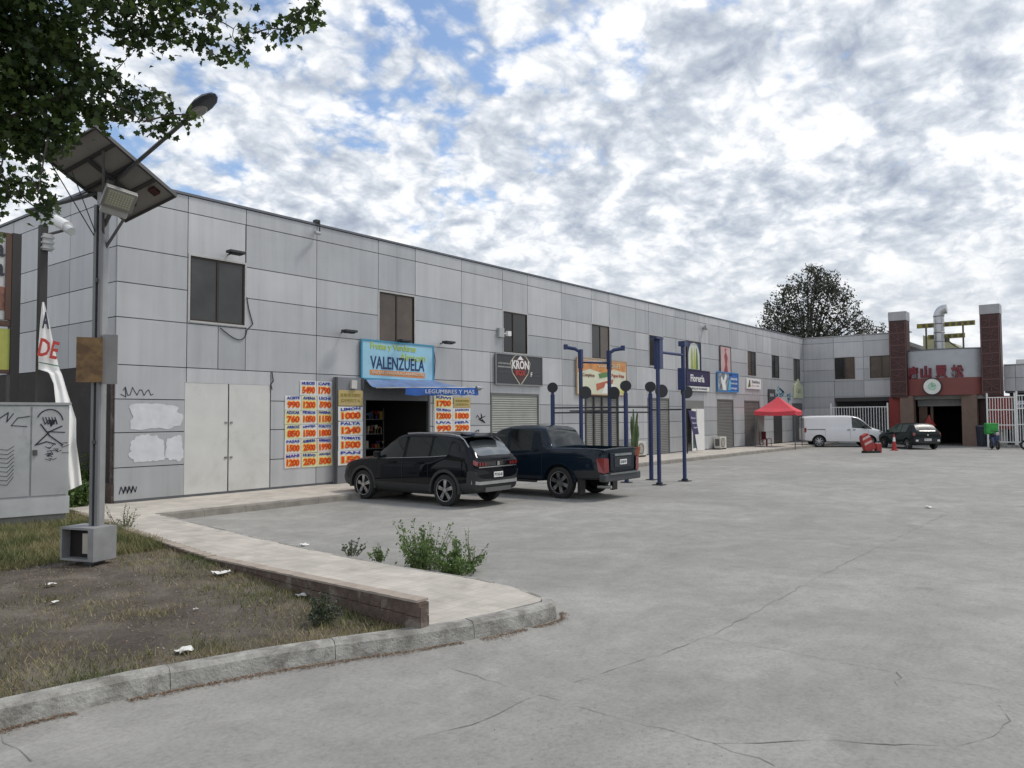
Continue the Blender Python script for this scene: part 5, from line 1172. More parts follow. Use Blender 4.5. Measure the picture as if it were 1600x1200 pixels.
for s_ in (1, -1):
    mb = MB()
    for q in range(3): lb(mb, -.018, -.002, s_*(.50+q*.1)-.03, s_*(.50+q*.1)+.03, .91, .975)
    mb.build('tail_light', tailb, suv, world=False)
    mb = MB(); pts = [((x-CX)*K, s_*y*K, z*K) for x, y, z in ((.30,.70,1.30),(.46,.665,1.46),(.62,.64,1.545),(.9,.635,1.585),(1.4,.63,1.605),(1.9,.63,1.607),(2.25,.63,1.592))]; mb.tube(pts, .016, 6); mb.build('roof_rail', mat('rail_silver', (.50, .50, .51), .3, .7), suv, world=False)
    mb = MB(); mb.box((2.95-CX)*K, (3.15-CX)*K, s_*.96*K-.10*(s_ > 0), s_*.96*K+.10*(s_ < 0)+.0, 1.02*K, 1.17*K); mi = mb.build('mirror', pb_, suv, world=False, bevel=.03)
    for (xa, xb) in ((1.42, 2.12), (2.24, 3.05)):
        mb = MB(); lb(mb, xb-.62, xb-.40, s_*.92-.012+.012*s_, s_*.92+.012+.012*s_, .92, .95); mb.build('door_handle', pb_, suv, world=False)
    mb = MB(); pts = [((x-CX)*K, s_*y*K, z*K) for x, y, z in ((.82,.885,1.115),(1.36,.885,1.072),(2.18,.885,1.035),(3.0,.887,1.0))]; mb.tube(pts, .009, 4); mb.build('window_trim', chrome, suv, world=False)
    mb = MB(); 
    for xx_ in (1.37, 2.20, 3.10): mb.tube([((xx_-CX)*K, s_*.925*K, .48*K), ((xx_-CX)*K, s_*.929*K, .75*K), ((xx_-CX)*K, s_*.912*K, .98*K)], .004, 4)
    mb.build('door_seam', rubber, suv, world=False)
mb = MB(); vs = [((x-CX)*K, y*K, z*K) for x, y, z in ((.22,-.62,1.555),(.22,.62,1.555),(.60,.64,1.60),(.60,-.64,1.60),(.20,-.62,1.525),(.20,.62,1.525),(.60,.64,1.55),(.60,-.64,1.55))]; mb.add(vs, [(0,1,2,3),(4,7,6,5),(0,4,5,1),(1,5,6,2),(3,2,6,7),(0,3,7,4)]); mb.build('spoiler', pb_, suv, world=False)
mb = MB(); lb(mb, -.03, .0, -.28, .28, .80, .86); lb(mb, -.02, .0, -.06, .06, .92, .99); mb.build('badge_strip', chrome, suv, world=False) if False else None
plate(suv, (-.012-CX)*K, 0, .70*K, .37, .125, 'PT·DG·43')
mb = MB(); lb(mb, -.022, -.012, -.045, .045, .90, .985); mb.build('badge', chrome, suv, world=False)
mb = MB(); lb(mb, -.022, .06, -.50, .50, .335, .43); mb.build('rear_diffuser', mat('diffuser', (.10, .10, .10), .5), suv, world=False)
# --- pickup
K2 = 1.06
pk = thing('pickup_truck', 'dark navy double cab pickup with red tail lights parked beside the black crossover', 'pickup truck', (17.2, 12.83, 0), rad(90))
pk.scale = (1, .93, 1)
pp_ = paint('pickup_paint', (.007, .014, .024), .6)
slots = [('body', pp_), ('wheel_well', liner), ('side_window', tglass), ('rear_window', tglass), ('windshield', tglass), ('bumper', plast), ('sill_trim', plast), ('tail_light', tailb), ('side_window', tglass), ('side_window', mat('canopy_glass', (.05, .055, .055), .06, spec=1))]
C2 = 2.70
st = [(.0,.88,.50,1.13,1.19,.86,.02), (.08,.93,.46,1.18,1.225,.88,.02), (1.42,.95,.42,1.18,1.22,.88,.02), (1.52,.95,.40,1.18,1.24,.80,.03), (1.70,.95,.38,1.165,1.64,.745,.06), (1.80,.95,.38,1.16,1.715,.74,.08), (2.00,.95,.36,1.13,1.735,.74,.08), (2.06,.95,.36,1.13,1.738,.74,.08), (2.76,.95,.35,1.09,1.745,.74,.08), (2.85,.95,.35,1.085,1.742,.74,.08), (3.25,.95,.35,1.06,1.67,.73,.07), (3.62,.95,.35,1.05,1.36,.73,.05), (3.95,.95,.36,1.04,1.10,.75,.02), (4.4,.94,.36,1.0,1.07,.7,.02), (4.85,.88,.38,.94,.98,.64,.02), (4.99,.74,.42,.82,.86,.55,.015)]
def mf(i, k, s):
    if k <= 1: return 6
    if k == 2 and i < 2: return 5
    if k == 6 and i == 7: return 8
    if k == 6 and i in (9, 10, 11): return 2
    if k >= 8 and i in (3, 4): return 3
    if k >= 8 and i in (10, 11): return 4
    return 0
bed = MB(); bed.box(.09-C2, 1.40-C2, -.76, .76, .78, 1.6)
g, V_ = car_mesh([(x-C2, *r_) for x, *r_ in st], mf, lambda e, k: 5 if k <= 1 else 0, slots, [(1.22-C2, .38, .45, .80), (4.25-C2, .38, .45, .55)], cuts=[bed])
car_parts(g, V_, slots, pk, K2)
for (x, s_) in ((1.22, 1), (1.22, -1), (4.25, 1), (4.25, -1)):
    wheel(pk, (x-C2)*K2, s_*.82*K2, .38*K2, s_, .25, 6, 'alloy', True); arch_trim(pk, (x-C2)*K2, .38*K2, .44*K2, .50*K2, .945*K2, s_, pp_, 5, 175)
def lp2(mb, *a): lb(mb, *a, k=K2, c=C2)
mb = MB(); lp2(mb, -.06, .12, -.90, .90, .44, .62); mb.build('rear_bumper', mat('bumper_dark', (.05, .055, .06), .5), pk, world=False, bevel=.03)
mb = MB(); lp2(mb, -.09, -.061, -.70, .70, .60, .64); mb.build('bumper_step', mat('step_grey', (.18, .19, .19), .5, .4), pk, world=False)
mb = MB(); lp2(mb, -.03, .0, -.60, .60, .68, 1.10); tg = mb.build('tailgate', pp_, pk, world=False, bevel=.02)
mb = MB(); lp2(mb, -.045, -.031, -.42, .42, .76, 1.0); mb.build('gate_recess', mat('recess_dark', (.02, .025, .03), .5), tg, world=False, bevel=.01)
mb = MB(); lp2(mb, -.06, -.03, -.42, .42, 1.03, 1.08); mb.build('gate_handle_bar', mat('bar_silver', (.32, .34, .35), .35, .7), tg, world=False)
for s_ in (1, -1):
    mb = MB(); mb.add([Vector(((p[0]-C2)*K2, s_*p[1]*K2, p[2]*K2)) for p in ((-.035,.68,.66),(-.035,.70,.98),(-.012,.88,1.0),(-.012,.87,.64),(.15,.962,.98),(.10,.965,.68))], [(0,1,2,3),(3,2,4,5)]); mb.build('tail_light', tailb, pk, world=False, fixn=False)
    mb = MB(); mb.box((3.7-C2)*K2, (3.92-C2)*K2, min(s_*.97, s_*1.12)*K2, max(s_*.97, s_*1.12)*K2, 1.06*K2, 1.26*K2); mb.build('mirror', pp_, pk, world=False, bevel=.03)
    for xb in (2.12, 2.95):
        mb = MB(); lp2(mb, xb, xb+.2, s_*.955-.012+.01*s_, s_*.955+.012+.01*s_, .98, 1.01); mb.build('door_handle', pp_, pk, world=False)
    mb = MB()
    for xx_ in (1.72, 2.80, 3.72): mb.tube([((xx_-C2)*K2, s_*.955*K2, .55*K2), ((xx_-C2)*K2, s_*.958*K2, .85*K2), ((xx_-C2)*K2, s_*.938*K2, 1.06*K2)], .004, 4)
    mb.build('door_seam', rubber, pk, world=False)
    mb = MB(); lp2(mb, 1.9, 3.7, s_*.93-.06, s_*.93+.06, .36, .41); mb.build('side_step', plast, pk, world=False, bevel=.015)
    mb = MB(); lp2(mb, .62, .70, s_*.80-.12, s_*.80+.12, .12, .50); mb.build('mud_flap', rubber, pk, world=False)
mb = MB(); mb.tube([((.35-C2)*K2, .55*K2, .3*K2), ((-.02-C2)*K2, .55*K2, .31*K2)], .04, 10); mb.build('exhaust_pipe', mat('exhaust', (.45, .45, .44), .3, .7), pk, world=False)
plate(pk, (-.046-C2)*K2, 0, .88*K2, .36, .125, 'KX·RF·27')
# --- white van
def VL(label, name, cat, loc, az): return thing(name, label, cat, (*loc, 0), rad(az))
van = VL('white panel van with dark cab windows parked side-on near the inner corner', 'parked_van', 'van', (52.75, 14.25), -62)
wp = paint('van_paint', (.72, .72, .73), .6)
slots = [('body', wp), ('wheel_well', liner), ('side_window', tglass), ('rear_window', tglass2), ('windshield', tglass), ('bumper', mat('van_bumper', (.35, .35, .36), .5)), ('tail_light', tail), ('headlight', blackg)]
C3 = 2.2; K3 = 1.1
st = [(.0,.86,.36,1.1,1.74,.74,.06), (.1,.9,.32,1.12,1.80,.76,.07), (.9,.905,.28,1.12,1.83,.76,.07), (2.55,.905,.26,1.10,1.83,.75,.07), (2.62,.905,.26,1.10,1.82,.75,.07), (3.05,.905,.26,1.08,1.74,.72,.08), (3.4,.905,.26,1.06,1.42,.74,.05), (3.72,.90,.26,1.03,1.10,.76,.02), (4.1,.88,.28,.97,1.03,.70,.02), (4.38,.80,.32,.82,.88,.6,.02), (4.45,.68,.38,.7,.74,.5,.015)]
def mf(i, k, s):
    if k == 6 and i in (4, 5, 6): return 2
    if k >= 8 and i in (5, 6): return 4
    if k in (4, 5) and i == 0: return 6
    if k == 5 and i == 8: return 7
    if k <= 1: return 5
    return 0
g, V_ = car_mesh([(x-C3, *r_) for x, *r_ in st], mf, lambda e, k: (5 if k <= 1 else 3 if (k == 6 and e == 0) else 0), slots, [(.80-C3, .33, .40, .5), (3.55-C3, .33, .40, .5)])
car_parts(g, V_, slots, van, K3)
for (x, s_) in ((.80, 1), (.80, -1), (3.55, 1), (3.55, -1)): wheel(van, (x-C3)*K3, s_*.78*K3, .33*K3, s_, .21, 8, 'alloy')
for s_ in (1, -1):
    mb = MB(); 
    mb.tube([((.15-C3)*K3, s_*.912*K3, 1.03*K3), ((1.15-C3)*K3, s_*.915*K3, 1.03*K3)], .018, 4); mb.build('slide_rail', plast, van, world=False)
    mb = MB(); lb(mb, 2.35, 2.5, s_*.91-.012, s_*.91+.012, .98, 1.02, K3, C3); lb(mb, 2.66, 2.8, s_*.91-.012, s_*.91+.012, .98, 1.02, K3, C3); mb.build('door_handle', plast, van, world=False)
    mb = MB(); lb(mb, 3.25, 3.4, s_*1.0-.07, s_*1.0+.07, 1.06, 1.3, K3, C3); mb.build('mirror', plast, van, world=False, bevel=.03)
    mb = MB()
    for xx_ in (1.15, 2.52, 3.5): mb.tube([((xx_-C3)*K3, s_*.908*K3, .45*K3), ((xx_-C3)*K3, s_*.912*K3, .85*K3), ((xx_-C3)*K3, s_*.90*K3, 1.08*K3)], .005, 4)
    mb.build('door_seam', mat('seam_grey', (.2, .2, .2), .6), van, world=False)
# --- small dark hatchback
hb = VL('small black hatchback seen from behind between the cone and the entrance', 'parked_hatchback', 'car', (52.1, 10.2), 42)
hp = paint('hatch_paint', (.012, .018, .018))
slots = [('body', hp), ('wheel_well', liner), ('side_window', mat('green_glass', (.03, .06, .05), .06, spec=1)), ('rear_window', tglass2), ('windshield', tglass), ('bumper', plast), ('tail_light', tail)]
slots[3] = ('rear_window', mat('hatch_rear_glass', (.05, .055, .06), .3, 0, var=.1, spec=.4))
C4 = 1.95; K4 = 1.05
st = [(.0,.76,.36,.92,1.0,.68,.02), (.07,.83,.32,.97,1.06,.70,.03), (.30,.86,.28,1.0,1.34,.62,.08), (.48,.86,.26,.99,1.44,.61,.09), (.75,.86,.24,.98,1.47,.61,.09), (1.30,.86,.22,.96,1.49,.61,.09), (1.36,.86,.22,.96,1.49,.61,.09), (2.1,.86,.22,.93,1.46,.61,.08), (2.55,.86,.22,.92,1.22,.64,.05), (2.9,.86,.22,.91,.98,.68,.02), (3.4,.84,.24,.85,.9,.62,.02), (3.82,.74,.3,.7,.75,.5,.02), (3.9,.6,.36,.6,.64,.42,.015)]
def mf(i, k, s):
    if k == 6 and i in (4, 6, 7, 8): return 2
    if k >= 8 and i in (1, 2): return 3
    if k >= 8 and i in (7, 8): return 4
    if k in (4, 5) and i == 0: return 6
    if k <= 1: return 5
    return 0
g, V_ = car_mesh([(x-C4, *r_) for x, *r_ in st], mf, lambda e, k: 5 if k <= 2 else 0, slots, [(.65-C4, .3, .36, .5), (3.1-C4, .3, .36, .5)])
car_parts(g, V_, slots, hb, K4)
for (x, s_) in ((.65, 1), (.65, -1), (3.1, 1), (3.1, -1)): wheel(hb, (x-C4)*K4, s_*.74*K4, .30*K4, s_, .19, 6, 'alloy')
plate(hb, (-.015-C4)*K4, 0, .55*K4, .42, .13, 'HB·CL·61')
mb = MB()
for s_ in (1, -1):
    mb = MB(); lb(mb, -.02, .02, s_*.62-.07, s_*.62+.07, .46, .56, K4, C4); mb.build('reverse_lamp', white_m, hb, world=False)
    mb = MB(); lb(mb, 2.35, 2.5, s_*.93-.07, s_*.93+.07, .95, 1.08, K4, C4); mb.build('mirror', hp, hb, world=False, bevel=.02)
mb = MB(); mb.cyl(((-.03-C4)*K4, 0, .86), ((.02-C4)*K4, 0, .86), .05, n=16); mb.build('badge', chrome, hb, world=False)
# --- scooters
def scooter(label, loc, az, boxcol, name):
    t = VL(label, name, 'motor scooter', loc, az)
    for x in (-.6, .62):
        mb = MB(); mb.lathe([(.17, -.05), (.25, -.06), (.28, 0), (.25, .06), (.17, .05), (.17, -.05)], (x, 0, .28), 'Y', 24); w_ = mb.build('wheel', tyre_m, t, world=False, smooth=True)
        mb = MB(); mb.cyl((x, -.03, .28), (x, .03, .28), .17, n=16); mb.build('rim', rimal, w_, world=False)
    bd = mat('scooter_blue', (.015, .03, .10), .3, coat=.6)
    mb = MB(); mb.tube([(-.75, 0, .62), (-.4, 0, .66), (-.05, 0, .55), (.1, 0, .3), (.35, 0, .3), (.5, 0, .75), (.48, 0, 1.0)], [.12, .17, .16, .13, .13, .14, .08], 10); mb.build('body', bd, t, world=False, smooth=True)
    mb = MB(); mb.tube([(-.6, 0, .80), (-.3, 0, .82), (.0, 0, .78)], [.11, .14, .08], 8); mb.build('seat', rubber, t, world=False, smooth=True)
    mb = MB(); mb.tube([(.62, 0, .28), (.5, 0, .95), (.46, 0, 1.08)], .035, 8); mb.tube([(.42, -.33, 1.08), (.48, 0, 1.06), (.42, .33, 1.08)], .02, 6); mb.build('handlebar', rimdark, t, world=False)
    mb = MB(); mb.cyl((.56, 0, .92), (.62, 0, .90), .09, .08, 12); mb.build('headlight', mat('lamp_clear', (.5, .45, .42), .2), t, world=False)
    if boxcol:
        mb = MB(); mb.box(-.95, -.40, -.32, .32, .86, 1.52); mb.build('delivery_box', boxcol, t, world=False, bevel=.05)
    return t
scooter('dark blue scooter with a green delivery box right of the entrance', (52.9, 5.75), 200, mat('box_green', (.03, .30, .05), .5, var=.3, scale=5), 'motor_scooter')
scooter('black scooter cut by the right edge in front of the white gate', (53.4, 3.75), 120, None, 'motor_scooter')
# ------------------------------------------------------------------ tent, cones, clutter
t = thing('gazebo_tent', 'red pop-up gazebo tent on thin poles near the far end of the shops', 'tent', (47.9, 16.6, .15))
tx, ty, hw = 47.9, 16.6, 1.2; tm = Matrix.Translation((tx, ty, 0)) @ Matrix.Rotation(rad(8), 4, 'Z'); pnk = mat('tent_red', (.62, .055, .075), .6, var=.12, scale=1.5)
mb = MB(); vs = []; n_ = 8
rings_ = [(1.0, 2.32), (.72, 2.50), (.42, 2.78), (.18, 3.02), (.02, 3.20)]
for (f, z_) in rings_:
    for q in range(4):
        c0_ = ((-1,-1),(1,-1),(1,1),(-1,1))[q]; c1_ = ((-1,-1),(1,-1),(1,1),(-1,1))[(q+1) % 4]
        for k in range(n_):
            s_ = k/n_; bow = -.06*math.sin(math.pi*s_)*f
            vs.append(tm @ Vector(((c0_[0]*(1-s_)+c1_[0]*s_)*hw*f, (c0_[1]*(1-s_)+c1_[1]*s_)*hw*f, z_+bow)))
m_n = 4*n_
mb.add(vs, [(r_*m_n+k, r_*m_n+(k+1) % m_n, (r_+1)*m_n+(k+1) % m_n, (r_+1)*m_n+k) for r_ in range(len(rings_)-1) for k in range(m_n)]); mb.build('canopy', pnk, t, fixn=False)
mb = MB(); vs2 = []
for k in range(m_n): vs2 += [vs[k], vs[k]+Vector((0, 0, -.24))]
mb.add(vs2, [(2*k, 2*((k+1) % m_n), 2*((k+1) % m_n)+1, 2*k+1) for k in range(m_n)]); mb.build('valance', pnk, t, fixn=False)
for a, b in ((-1,-1),(1,-1),(1,1),(-1,1)):
    mb = MB(); p = tm @ Vector((a*hw*.97, b*hw*.97, 0)); mb.cyl((p.x, p.y, .15 if p.y > KY else 0), (p.x, p.y, 2.3), .03, n=6); mb.build('leg', mat('tent_leg', (.10, .10, .11), .5), t)
def chair(label, x, y, rz, m_, nm='plastic_chair', z=.15):
    t = thing(nm, label, 'chair', (x, y, z), rz)
    mb = MB(); mb.box(-.22, .22, -.22, .22, .42, .46); mb.build('seat', m_, t, world=False, bevel=.01)
    mb = MB(); mb.box(-.22, .22, .2, .24, .46, .9); mb.build('backrest', m_, t, world=False, bevel=.01)
    for a in (-.19, .19):
        for b in (-.19, .19): mb = MB(); mb.cyl((a, b, 0), (a, b, .42), .02, n=6); mb.build('leg', m_, t, world=False)
    return t
dred = mat('chair_dark_red', (.16, .03, .03), .5)
chair('dark red plastic chair under the left part of the red tent', 46.9, 17.2, .4, dred); chair('dark red plastic chair under the middle of the red tent', 48.0, 17.4, 1.0, dred)
t = thing('draped_sheet', 'grey sheet draped over a stand under the red tent', 'sheet', (47.9, 17.6, .15))
mb = MB(); mb.prism([(47.3, 2.1), (48.4, 2.1), (48.3, .4), (47.9, .3), (47.6, 1.0)], lambda u, v, d: (u, 17.7-d, v), 0, .03); mb.build('sheet', mat('sheet_grey', (.33, .33, .33), .7), t)
def cone(label, x, y, s=1.0):
    t = thing('traffic_cone', label, 'traffic cone', (x, y, 0)); rm = mat('cone_red', (.38, .025, .02), .5)
    mb = MB(); mb.box(x-.2*s, x+.2*s, y-.2*s, y+.2*s, 0, .04); mb.build('base', rm, t, bevel=.01)
    mb = MB(); mb.lathe([(.15*s, .04), (.10*s, .45*s), (.085*s, .55*s)], (x, y, 0), n=20); mb.lathe([(.055*s, .8*s), (.03*s, .97*s), (.001, .98*s)], (x, y, 0), n=20); mb.build('cone_body', rm, t, smooth=True)
    mb = MB(); mb.lathe([(.086*s, .55*s), (.055*s, .8*s)], (x, y, 0), n=20); mb.build('white_band', white_m, t, smooth=True)
cone('red traffic cone with a white band left of the black hatchback', 48.5, 10.2, .95)
bt = thing('road_barrier', 'battered red plastic road barrier leaning over in front of the white van', 'barrier', (44.9, 10.6, 0), rad(-38))
rm = mat('barrier_red', (.33, .028, .025), .45, var=.3, scale=5)
TM = Matrix.Rotation(rad(-24), 4, 'Y')
mb = MB(); mb.prism([(-.34, .12), (.34, .12), (.28, .95), (.18, 1.1), (-.18, 1.1), (-.28, .95)], lambda u, v, d: TM @ Vector((u, d, v)), -.12, .12); mb.build('barrier_body', rm, bt, world=False, bevel=.03)
mb = MB(); mb.box(-.42, .42, -.22, .22, .0, .12); mb.build('foot', rubber, bt, world=False)
for z_ in (.55, .85): mb = MB(); mb.prism([(-.26, z_), (.26, z_), (.22, z_+.12), (-.22, z_+.12)], lambda u, v, d: TM @ Vector((u, d, v)), -.124, .124); mb.build('white_stripe', mat('stripe_pale', (.55, .40, .38), .5), bt, world=False)
mb = MB(); mb.box(.3, .62, -.1, .14, .0, .5); mb.build('red_block', rm, bt, world=False, bevel=.03)
def ac(label, x):
    t = thing('air_conditioner', label, 'air conditioner', (x, D-.35, .15)); cm = mat('ac_cream', (.55, .54, .48), .5)
    mb = MB(); mb.box(x-.42, x+.42, D-.52, D-.14, .22, .86); b = mb.build('casing', cm, t, bevel=.01)
    mb = MB(); mb.lathe([(.26, 0), (.26, .012), (.23, .012)], (0, 0, 0), n=24)
    for k in range(8): mb.box(-.24, .24, -.24+k*.065, -.23+k*.065, .004, .012)
    mb.xf(MF(x-.1, .54, D-.53)); mb.build('fan_grille', mat('ac_grille', (.10, .10, .10), .6), b)
    mb = MB(); mb.box(x-.4, x-.3, D-.5, D-.16, .15, .219); mb.box(x+.3, x+.4, D-.5, D-.16, .15, .219); mb.build('foot', rubber, t)
    mb = MB(); mb.box(x-.421, x-.424, D-.46, D-.2, .35, .75); mb.build('side_vent', mat('ac_grille', (.10, .10, .10), .6), b)
ac('cream air conditioner unit beside the potted cactus, behind the blue posts', 32.4); ac('cream air conditioner unit on the sidewalk right of the white door', 41.9)
t = thing('feather_banner', 'dark purple and white leaning banner on the sidewalk left of the white door', 'banner', (38.1, D-1.1, .15))
mb = MB(); mb.prism([(36.55, 2.35), (37.3, 2.3), (38.05, .35), (37.55, .25)], lambda u, v, d: (u, D-.9-d-(v*.0), v), 0, .03); b = mb.build('cloth', mat('banner_purple', (.05, .045, .12), .6), t)
mb = MB(); mb.prism([(37.28, 1.1), (37.75, 1.1), (38.05, .3), (37.55, .25)], lambda u, v, d: (u, D-.935-d, v), 0, .004); mb.build('white_corner', white_m, b)
for q, s_ in enumerate(('Flores', 'Ramos', 'Regalos')): text_mb(s_, MF(37.1+q*.14, 1.95-q*.25, D-.94), .5, .12, .006, .02).build('lettering', mat('lilac_ink', (.5, .48, .62), .5), b, fixn=False)
mb = MB(); mb.box(36.45, 36.5, D-.9, D-.85, .15, 2.4); mb.build('banner_pole', rubber, t)
mb = MB(); mb.box(36.4, 38.0, D-.05, D-.0, .16, .2); 
tag(mb.build('door_sill', rubber, base=(37, D, .15)), 'dark sill strip on the sidewalk under the leaning banner', 'sill') if False else None
def cactus():
    t = thing('potted_cactus', 'tall thin green cactus in a terracotta pot against the wall', 'potted plant', (31.75, D-.5, .15))
    mb = MB(); mb.lathe([(.001, .0), (.17, 0), (.24, .42), (.26, .42), (.26, .5), (.22, .5), (.001, .46)], (31.75, D-.5, .15), n=20); mb.build('pot', mat('terracotta', (.30, .09, .045), .8), t, smooth=True)
    r_ = random.Random(4)
    for k in range(7):
        a = r_.uniform(0, 6.3); p = Vector((31.75+.1*math.cos(a), D-.5+.1*math.sin(a), .6)); h = r_.uniform(.9, 2.1); pts = [p]
        for q in range(5): pts.append(pts[-1]+Vector((r_.uniform(-.06, .06), r_.uniform(-.05, .05), h/5)))
        mb = MB(); mb.tube(pts, [.06, .07, .06, .065, .05, .02], 7); mb.build('stem', mat('cactus_green', (.085, .13, .055), .7, var=.3, scale=6), t, smooth=True)
cactus()
# ------------------------------------------------------------------ vegetation
NR = np.random.default_rng(5)
LEAF = [(0,-.5),(.16,-.30),(.42,-.34),(.30,-.08),(.50,.14),(.24,.20),(.16,.42),(0,.55),(-.16,.42),(-.24,.20),(-.50,.14),(-.30,-.08),(-.42,-.34),(-.16,-.30)]
LEAF_S = [(0,-.5),(.24,-.12),(.18,.25),(0,.5),(-.18,.25),(-.24,-.12)]
def leaves(centres, size, poly, up=.3):
    """one flat polygon leaf per centre with random orientation"""
    n = len(centres); k = len(poly); P = np.array(poly)
    nrm = NR.normal(size=(n, 3)); nrm[:, 2] += up*2; nrm /= np.linalg.norm(nrm, axis=1)[:, None]
    t = NR.normal(size=(n, 3)); t -= nrm*np.sum(t*nrm, axis=1)[:, None]; t /= np.linalg.norm(t, axis=1)[:, None]; b = np.cross(nrm, t)
    s_ = (size*NR.uniform(.65, 1.3, n))[:, None, None]
    V_ = centres[:, None, :] + s_*(P[None, :, 0:1]*t[:, None, :]+P[None, :, 1:2]*b[:, None, :]) - s_*(np.abs(P[None, :, 0:1])*.35)*nrm[:, None, :]
    F_ = np.arange(n*k).reshape(n, k)
    return V_.reshape(-1, 3), F_
def mesh_np(name, V_, F_, m, tone, parent=None, loc=(0, 0, 0)):
    k = F_.shape[1]; me = bpy.data.meshes.new(name); me.vertices.add(len(V_)); me.vertices.foreach_set('co', (V_-np.array(loc)).astype(np.float32).ravel())
    me.loops.add(F_.size); me.loops.foreach_set('vertex_index', F_.astype(np.int32).ravel())
    me.polygons.add(len(F_)); me.polygons.foreach_set('loop_start', np.arange(0, F_.size, k, dtype=np.int32)); me.polygons.foreach_set('loop_total', np.full(len(F_), k, dtype=np.int32))
    me.update(calc_edges=True); me.materials.append(m)
    at = me.attributes.new('tone', 'FLOAT', 'FACE'); at.data.foreach_set('value', np.clip(tone, 0, 1).astype(np.float32))
    o = bpy.data.objects.new(name, me); COL.objects.link(o)
    if parent is not None: o.parent = parent
    else: o.location = loc
    return o
bark = mat('bark', (.06, .05, .042), .9, var=.3, scale=8, bump=.8, bscale=30)
# near tree, trunk outside the frame on the left
tr0 = Vector((0.9, 8.3, 0)); fork = Vector((1.0, 8.3, 3.0))
nt_ = thing('shade_tree', 'dark leafy tree whose branches hang into the top left corner of the picture', 'tree', tuple(tr0))
BL = [ # px, py, radius px, distance, fill
 (-10,-10,100,8.2,1),(60,15,85,8.0,1),(10,100,90,8.0,1),(75,90,65,7.8,1),(-30,190,90,8.2,1),(35,165,70,7.8,1),(95,150,50,7.6,1),(125,60,22,7.6,.6),(118,115,26,7.6,.8),
 (150,130,26,7.4,.9),(175,118,22,7.3,.8),(190,140,24,7.3,.8),(210,158,24,7.2,.9),(235,160,20,7.2,.85),(255,155,12,7.2,.7),(165,170,26,7.3,.9),(178,190,14,7.2,.7),(140,180,26,7.4,.9),
 (60,205,36,7.6,.9),(85,215,26,7.5,.8),(25,215,34,7.8,.9),(0,270,24,7.6,.5),(45,275,20,7.5,.7),(75,285,20,7.4,.7),(60,312,18,7.4,.7),(30,300,16,7.5,.6),(82,318,12,7.4,.6),(12,310,12,7.6,.5),(70,335,8,7.4,.4),
 (150,10,34,7.4,1),(190,20,34,7.3,1),(225,15,34,7.2,1),(262,20,32,7.1,.95),(295,15,28,7.0,.9),(190,55,22,7.2,.8),(205,75,14,7.2,.7),(235,50,24,7.1,.8),(262,70,22,7.0,.75),(285,55,24,7.0,.8),(310,60,20,6.9,.75),(330,55,20,6.9,.7),(345,78,20,6.9,.75),(365,45,22,6.8,.7),(375,80,12,6.8,.6),(395,52,14,6.8,.6),(415,60,10,6.8,.6),(335,15,20,6.9,.6),(352,5,12,6.9,.5),
 (445,45,12,6.7,.55),(470,38,13,6.7,.55),(490,40,9,6.7,.5),(480,15,12,6.7,.5),(497,5,8,6.7,.4),(460,22,7,6.7,.4),
 (225,190,8,7.0,.45),(240,197,9,7.0,.5),(255,205,9,7.0,.5),(268,190,8,7.0,.5),(285,190,10,7.0,.55),(300,178,9,7.0,.5),
 (-120,60,140,8.4,1),(-260,-60,180,9,1),(-200,-250,200,9,1),(0,-200,160,8.6,1),(150,-150,120,8,1),(-60,330,50,8.2,.8),(290,-80,80,7.6,.9)]
pts_, tn = [], []; ends = []
for (x, y, r_, d, fill) in BL:
    c = np.array(atd(x, y, d)); R_ = r_/F_PX*d; ends.append((Vector(c), R_))
    ncl = max(2, int(fill*(R_/.075)**2*(2.1 if R_ < .35 else 1.9)))
    dirs = NR.normal(size=(ncl, 3)); dirs /= np.linalg.norm(dirs, axis=1)[:, None]
    cl = c + dirs*(R_*NR.uniform(.1, 1.0, ncl)**.5)[:, None]*np.array([1, 1, .9])
    nl = 9
    off = NR.normal(size=(ncl, nl, 3))*.05
    q = (cl[:, None, :]+off).reshape(-1, 3); pts_.append(q); tn.append(np.repeat(NR.uniform(0, 1, ncl)**2.2, nl)*.75+NR.uniform(0, .25, ncl*nl))
pts_ = np.concatenate(pts_); tn = np.concatenate(tn)
V_, F_ = leaves(pts_, .060, LEAF, .35)
print('near leaves', len(F_))
mesh_np('crown', V_, F_, leafmat('near_leaf', (.012, .030, .008), (.10, .155, .028), .38), tn, nt_, tuple(tr0))
mb = MB(); mb.tube([tr0+Vector((0,0,-.05)), tr0+Vector((.03,0,.3)), tr0.lerp(fork, .6), fork], [.26, .2, .17, .16], 12); mb.build('trunk', bark, nt_, smooth=True)
mb = MB(); limbs = [atd(-60, 120, 8.3), atd(60, 60, 8.0), atd(-200, -150, 8.8), atd(120, 140, 7.7), atd(0, -200, 8.6), atd(-300, 100, 9.2)]
for l in limbs: l = Vector(l); m_ = fork.lerp(l, .5)+Vector((0, 0, .25)); mb.tube([fork-Vector((0,0,.2)), m_, l], [.10, .05, .018], 8)
nodes = [(Vector(l), .018) for l in limbs]
for c in sorted([c for c, _ in ends], key=lambda c: (c-fork).length):
    q, rq = min(nodes, key=lambda nq: (nq[0]-c).length); r2 = max(.003, rq*.72)
    m_ = q.lerp(c, .5)+Vector((random.uniform(-.04, .04), random.uniform(-.04, .04), random.uniform(.0, .05))); mb.tube([q, m_, c], [rq, (rq+r2)/2, r2], 5); nodes.append((c, r2))
for a, b in (((395,52),(445,45)),((445,45),(497,5)),((178,165),(225,190)),((225,190),(300,178)),((300,15),(365,45)),((60,300),(45,275)),((75,215),(60,300))):
    A_, B_ = atd(*a, 6.9), atd(*b, 6.8); mb.tube([A_, A_.lerp(B_, .5)+Vector((0,0,.02)), B_], [.008, .006, .004], 4)
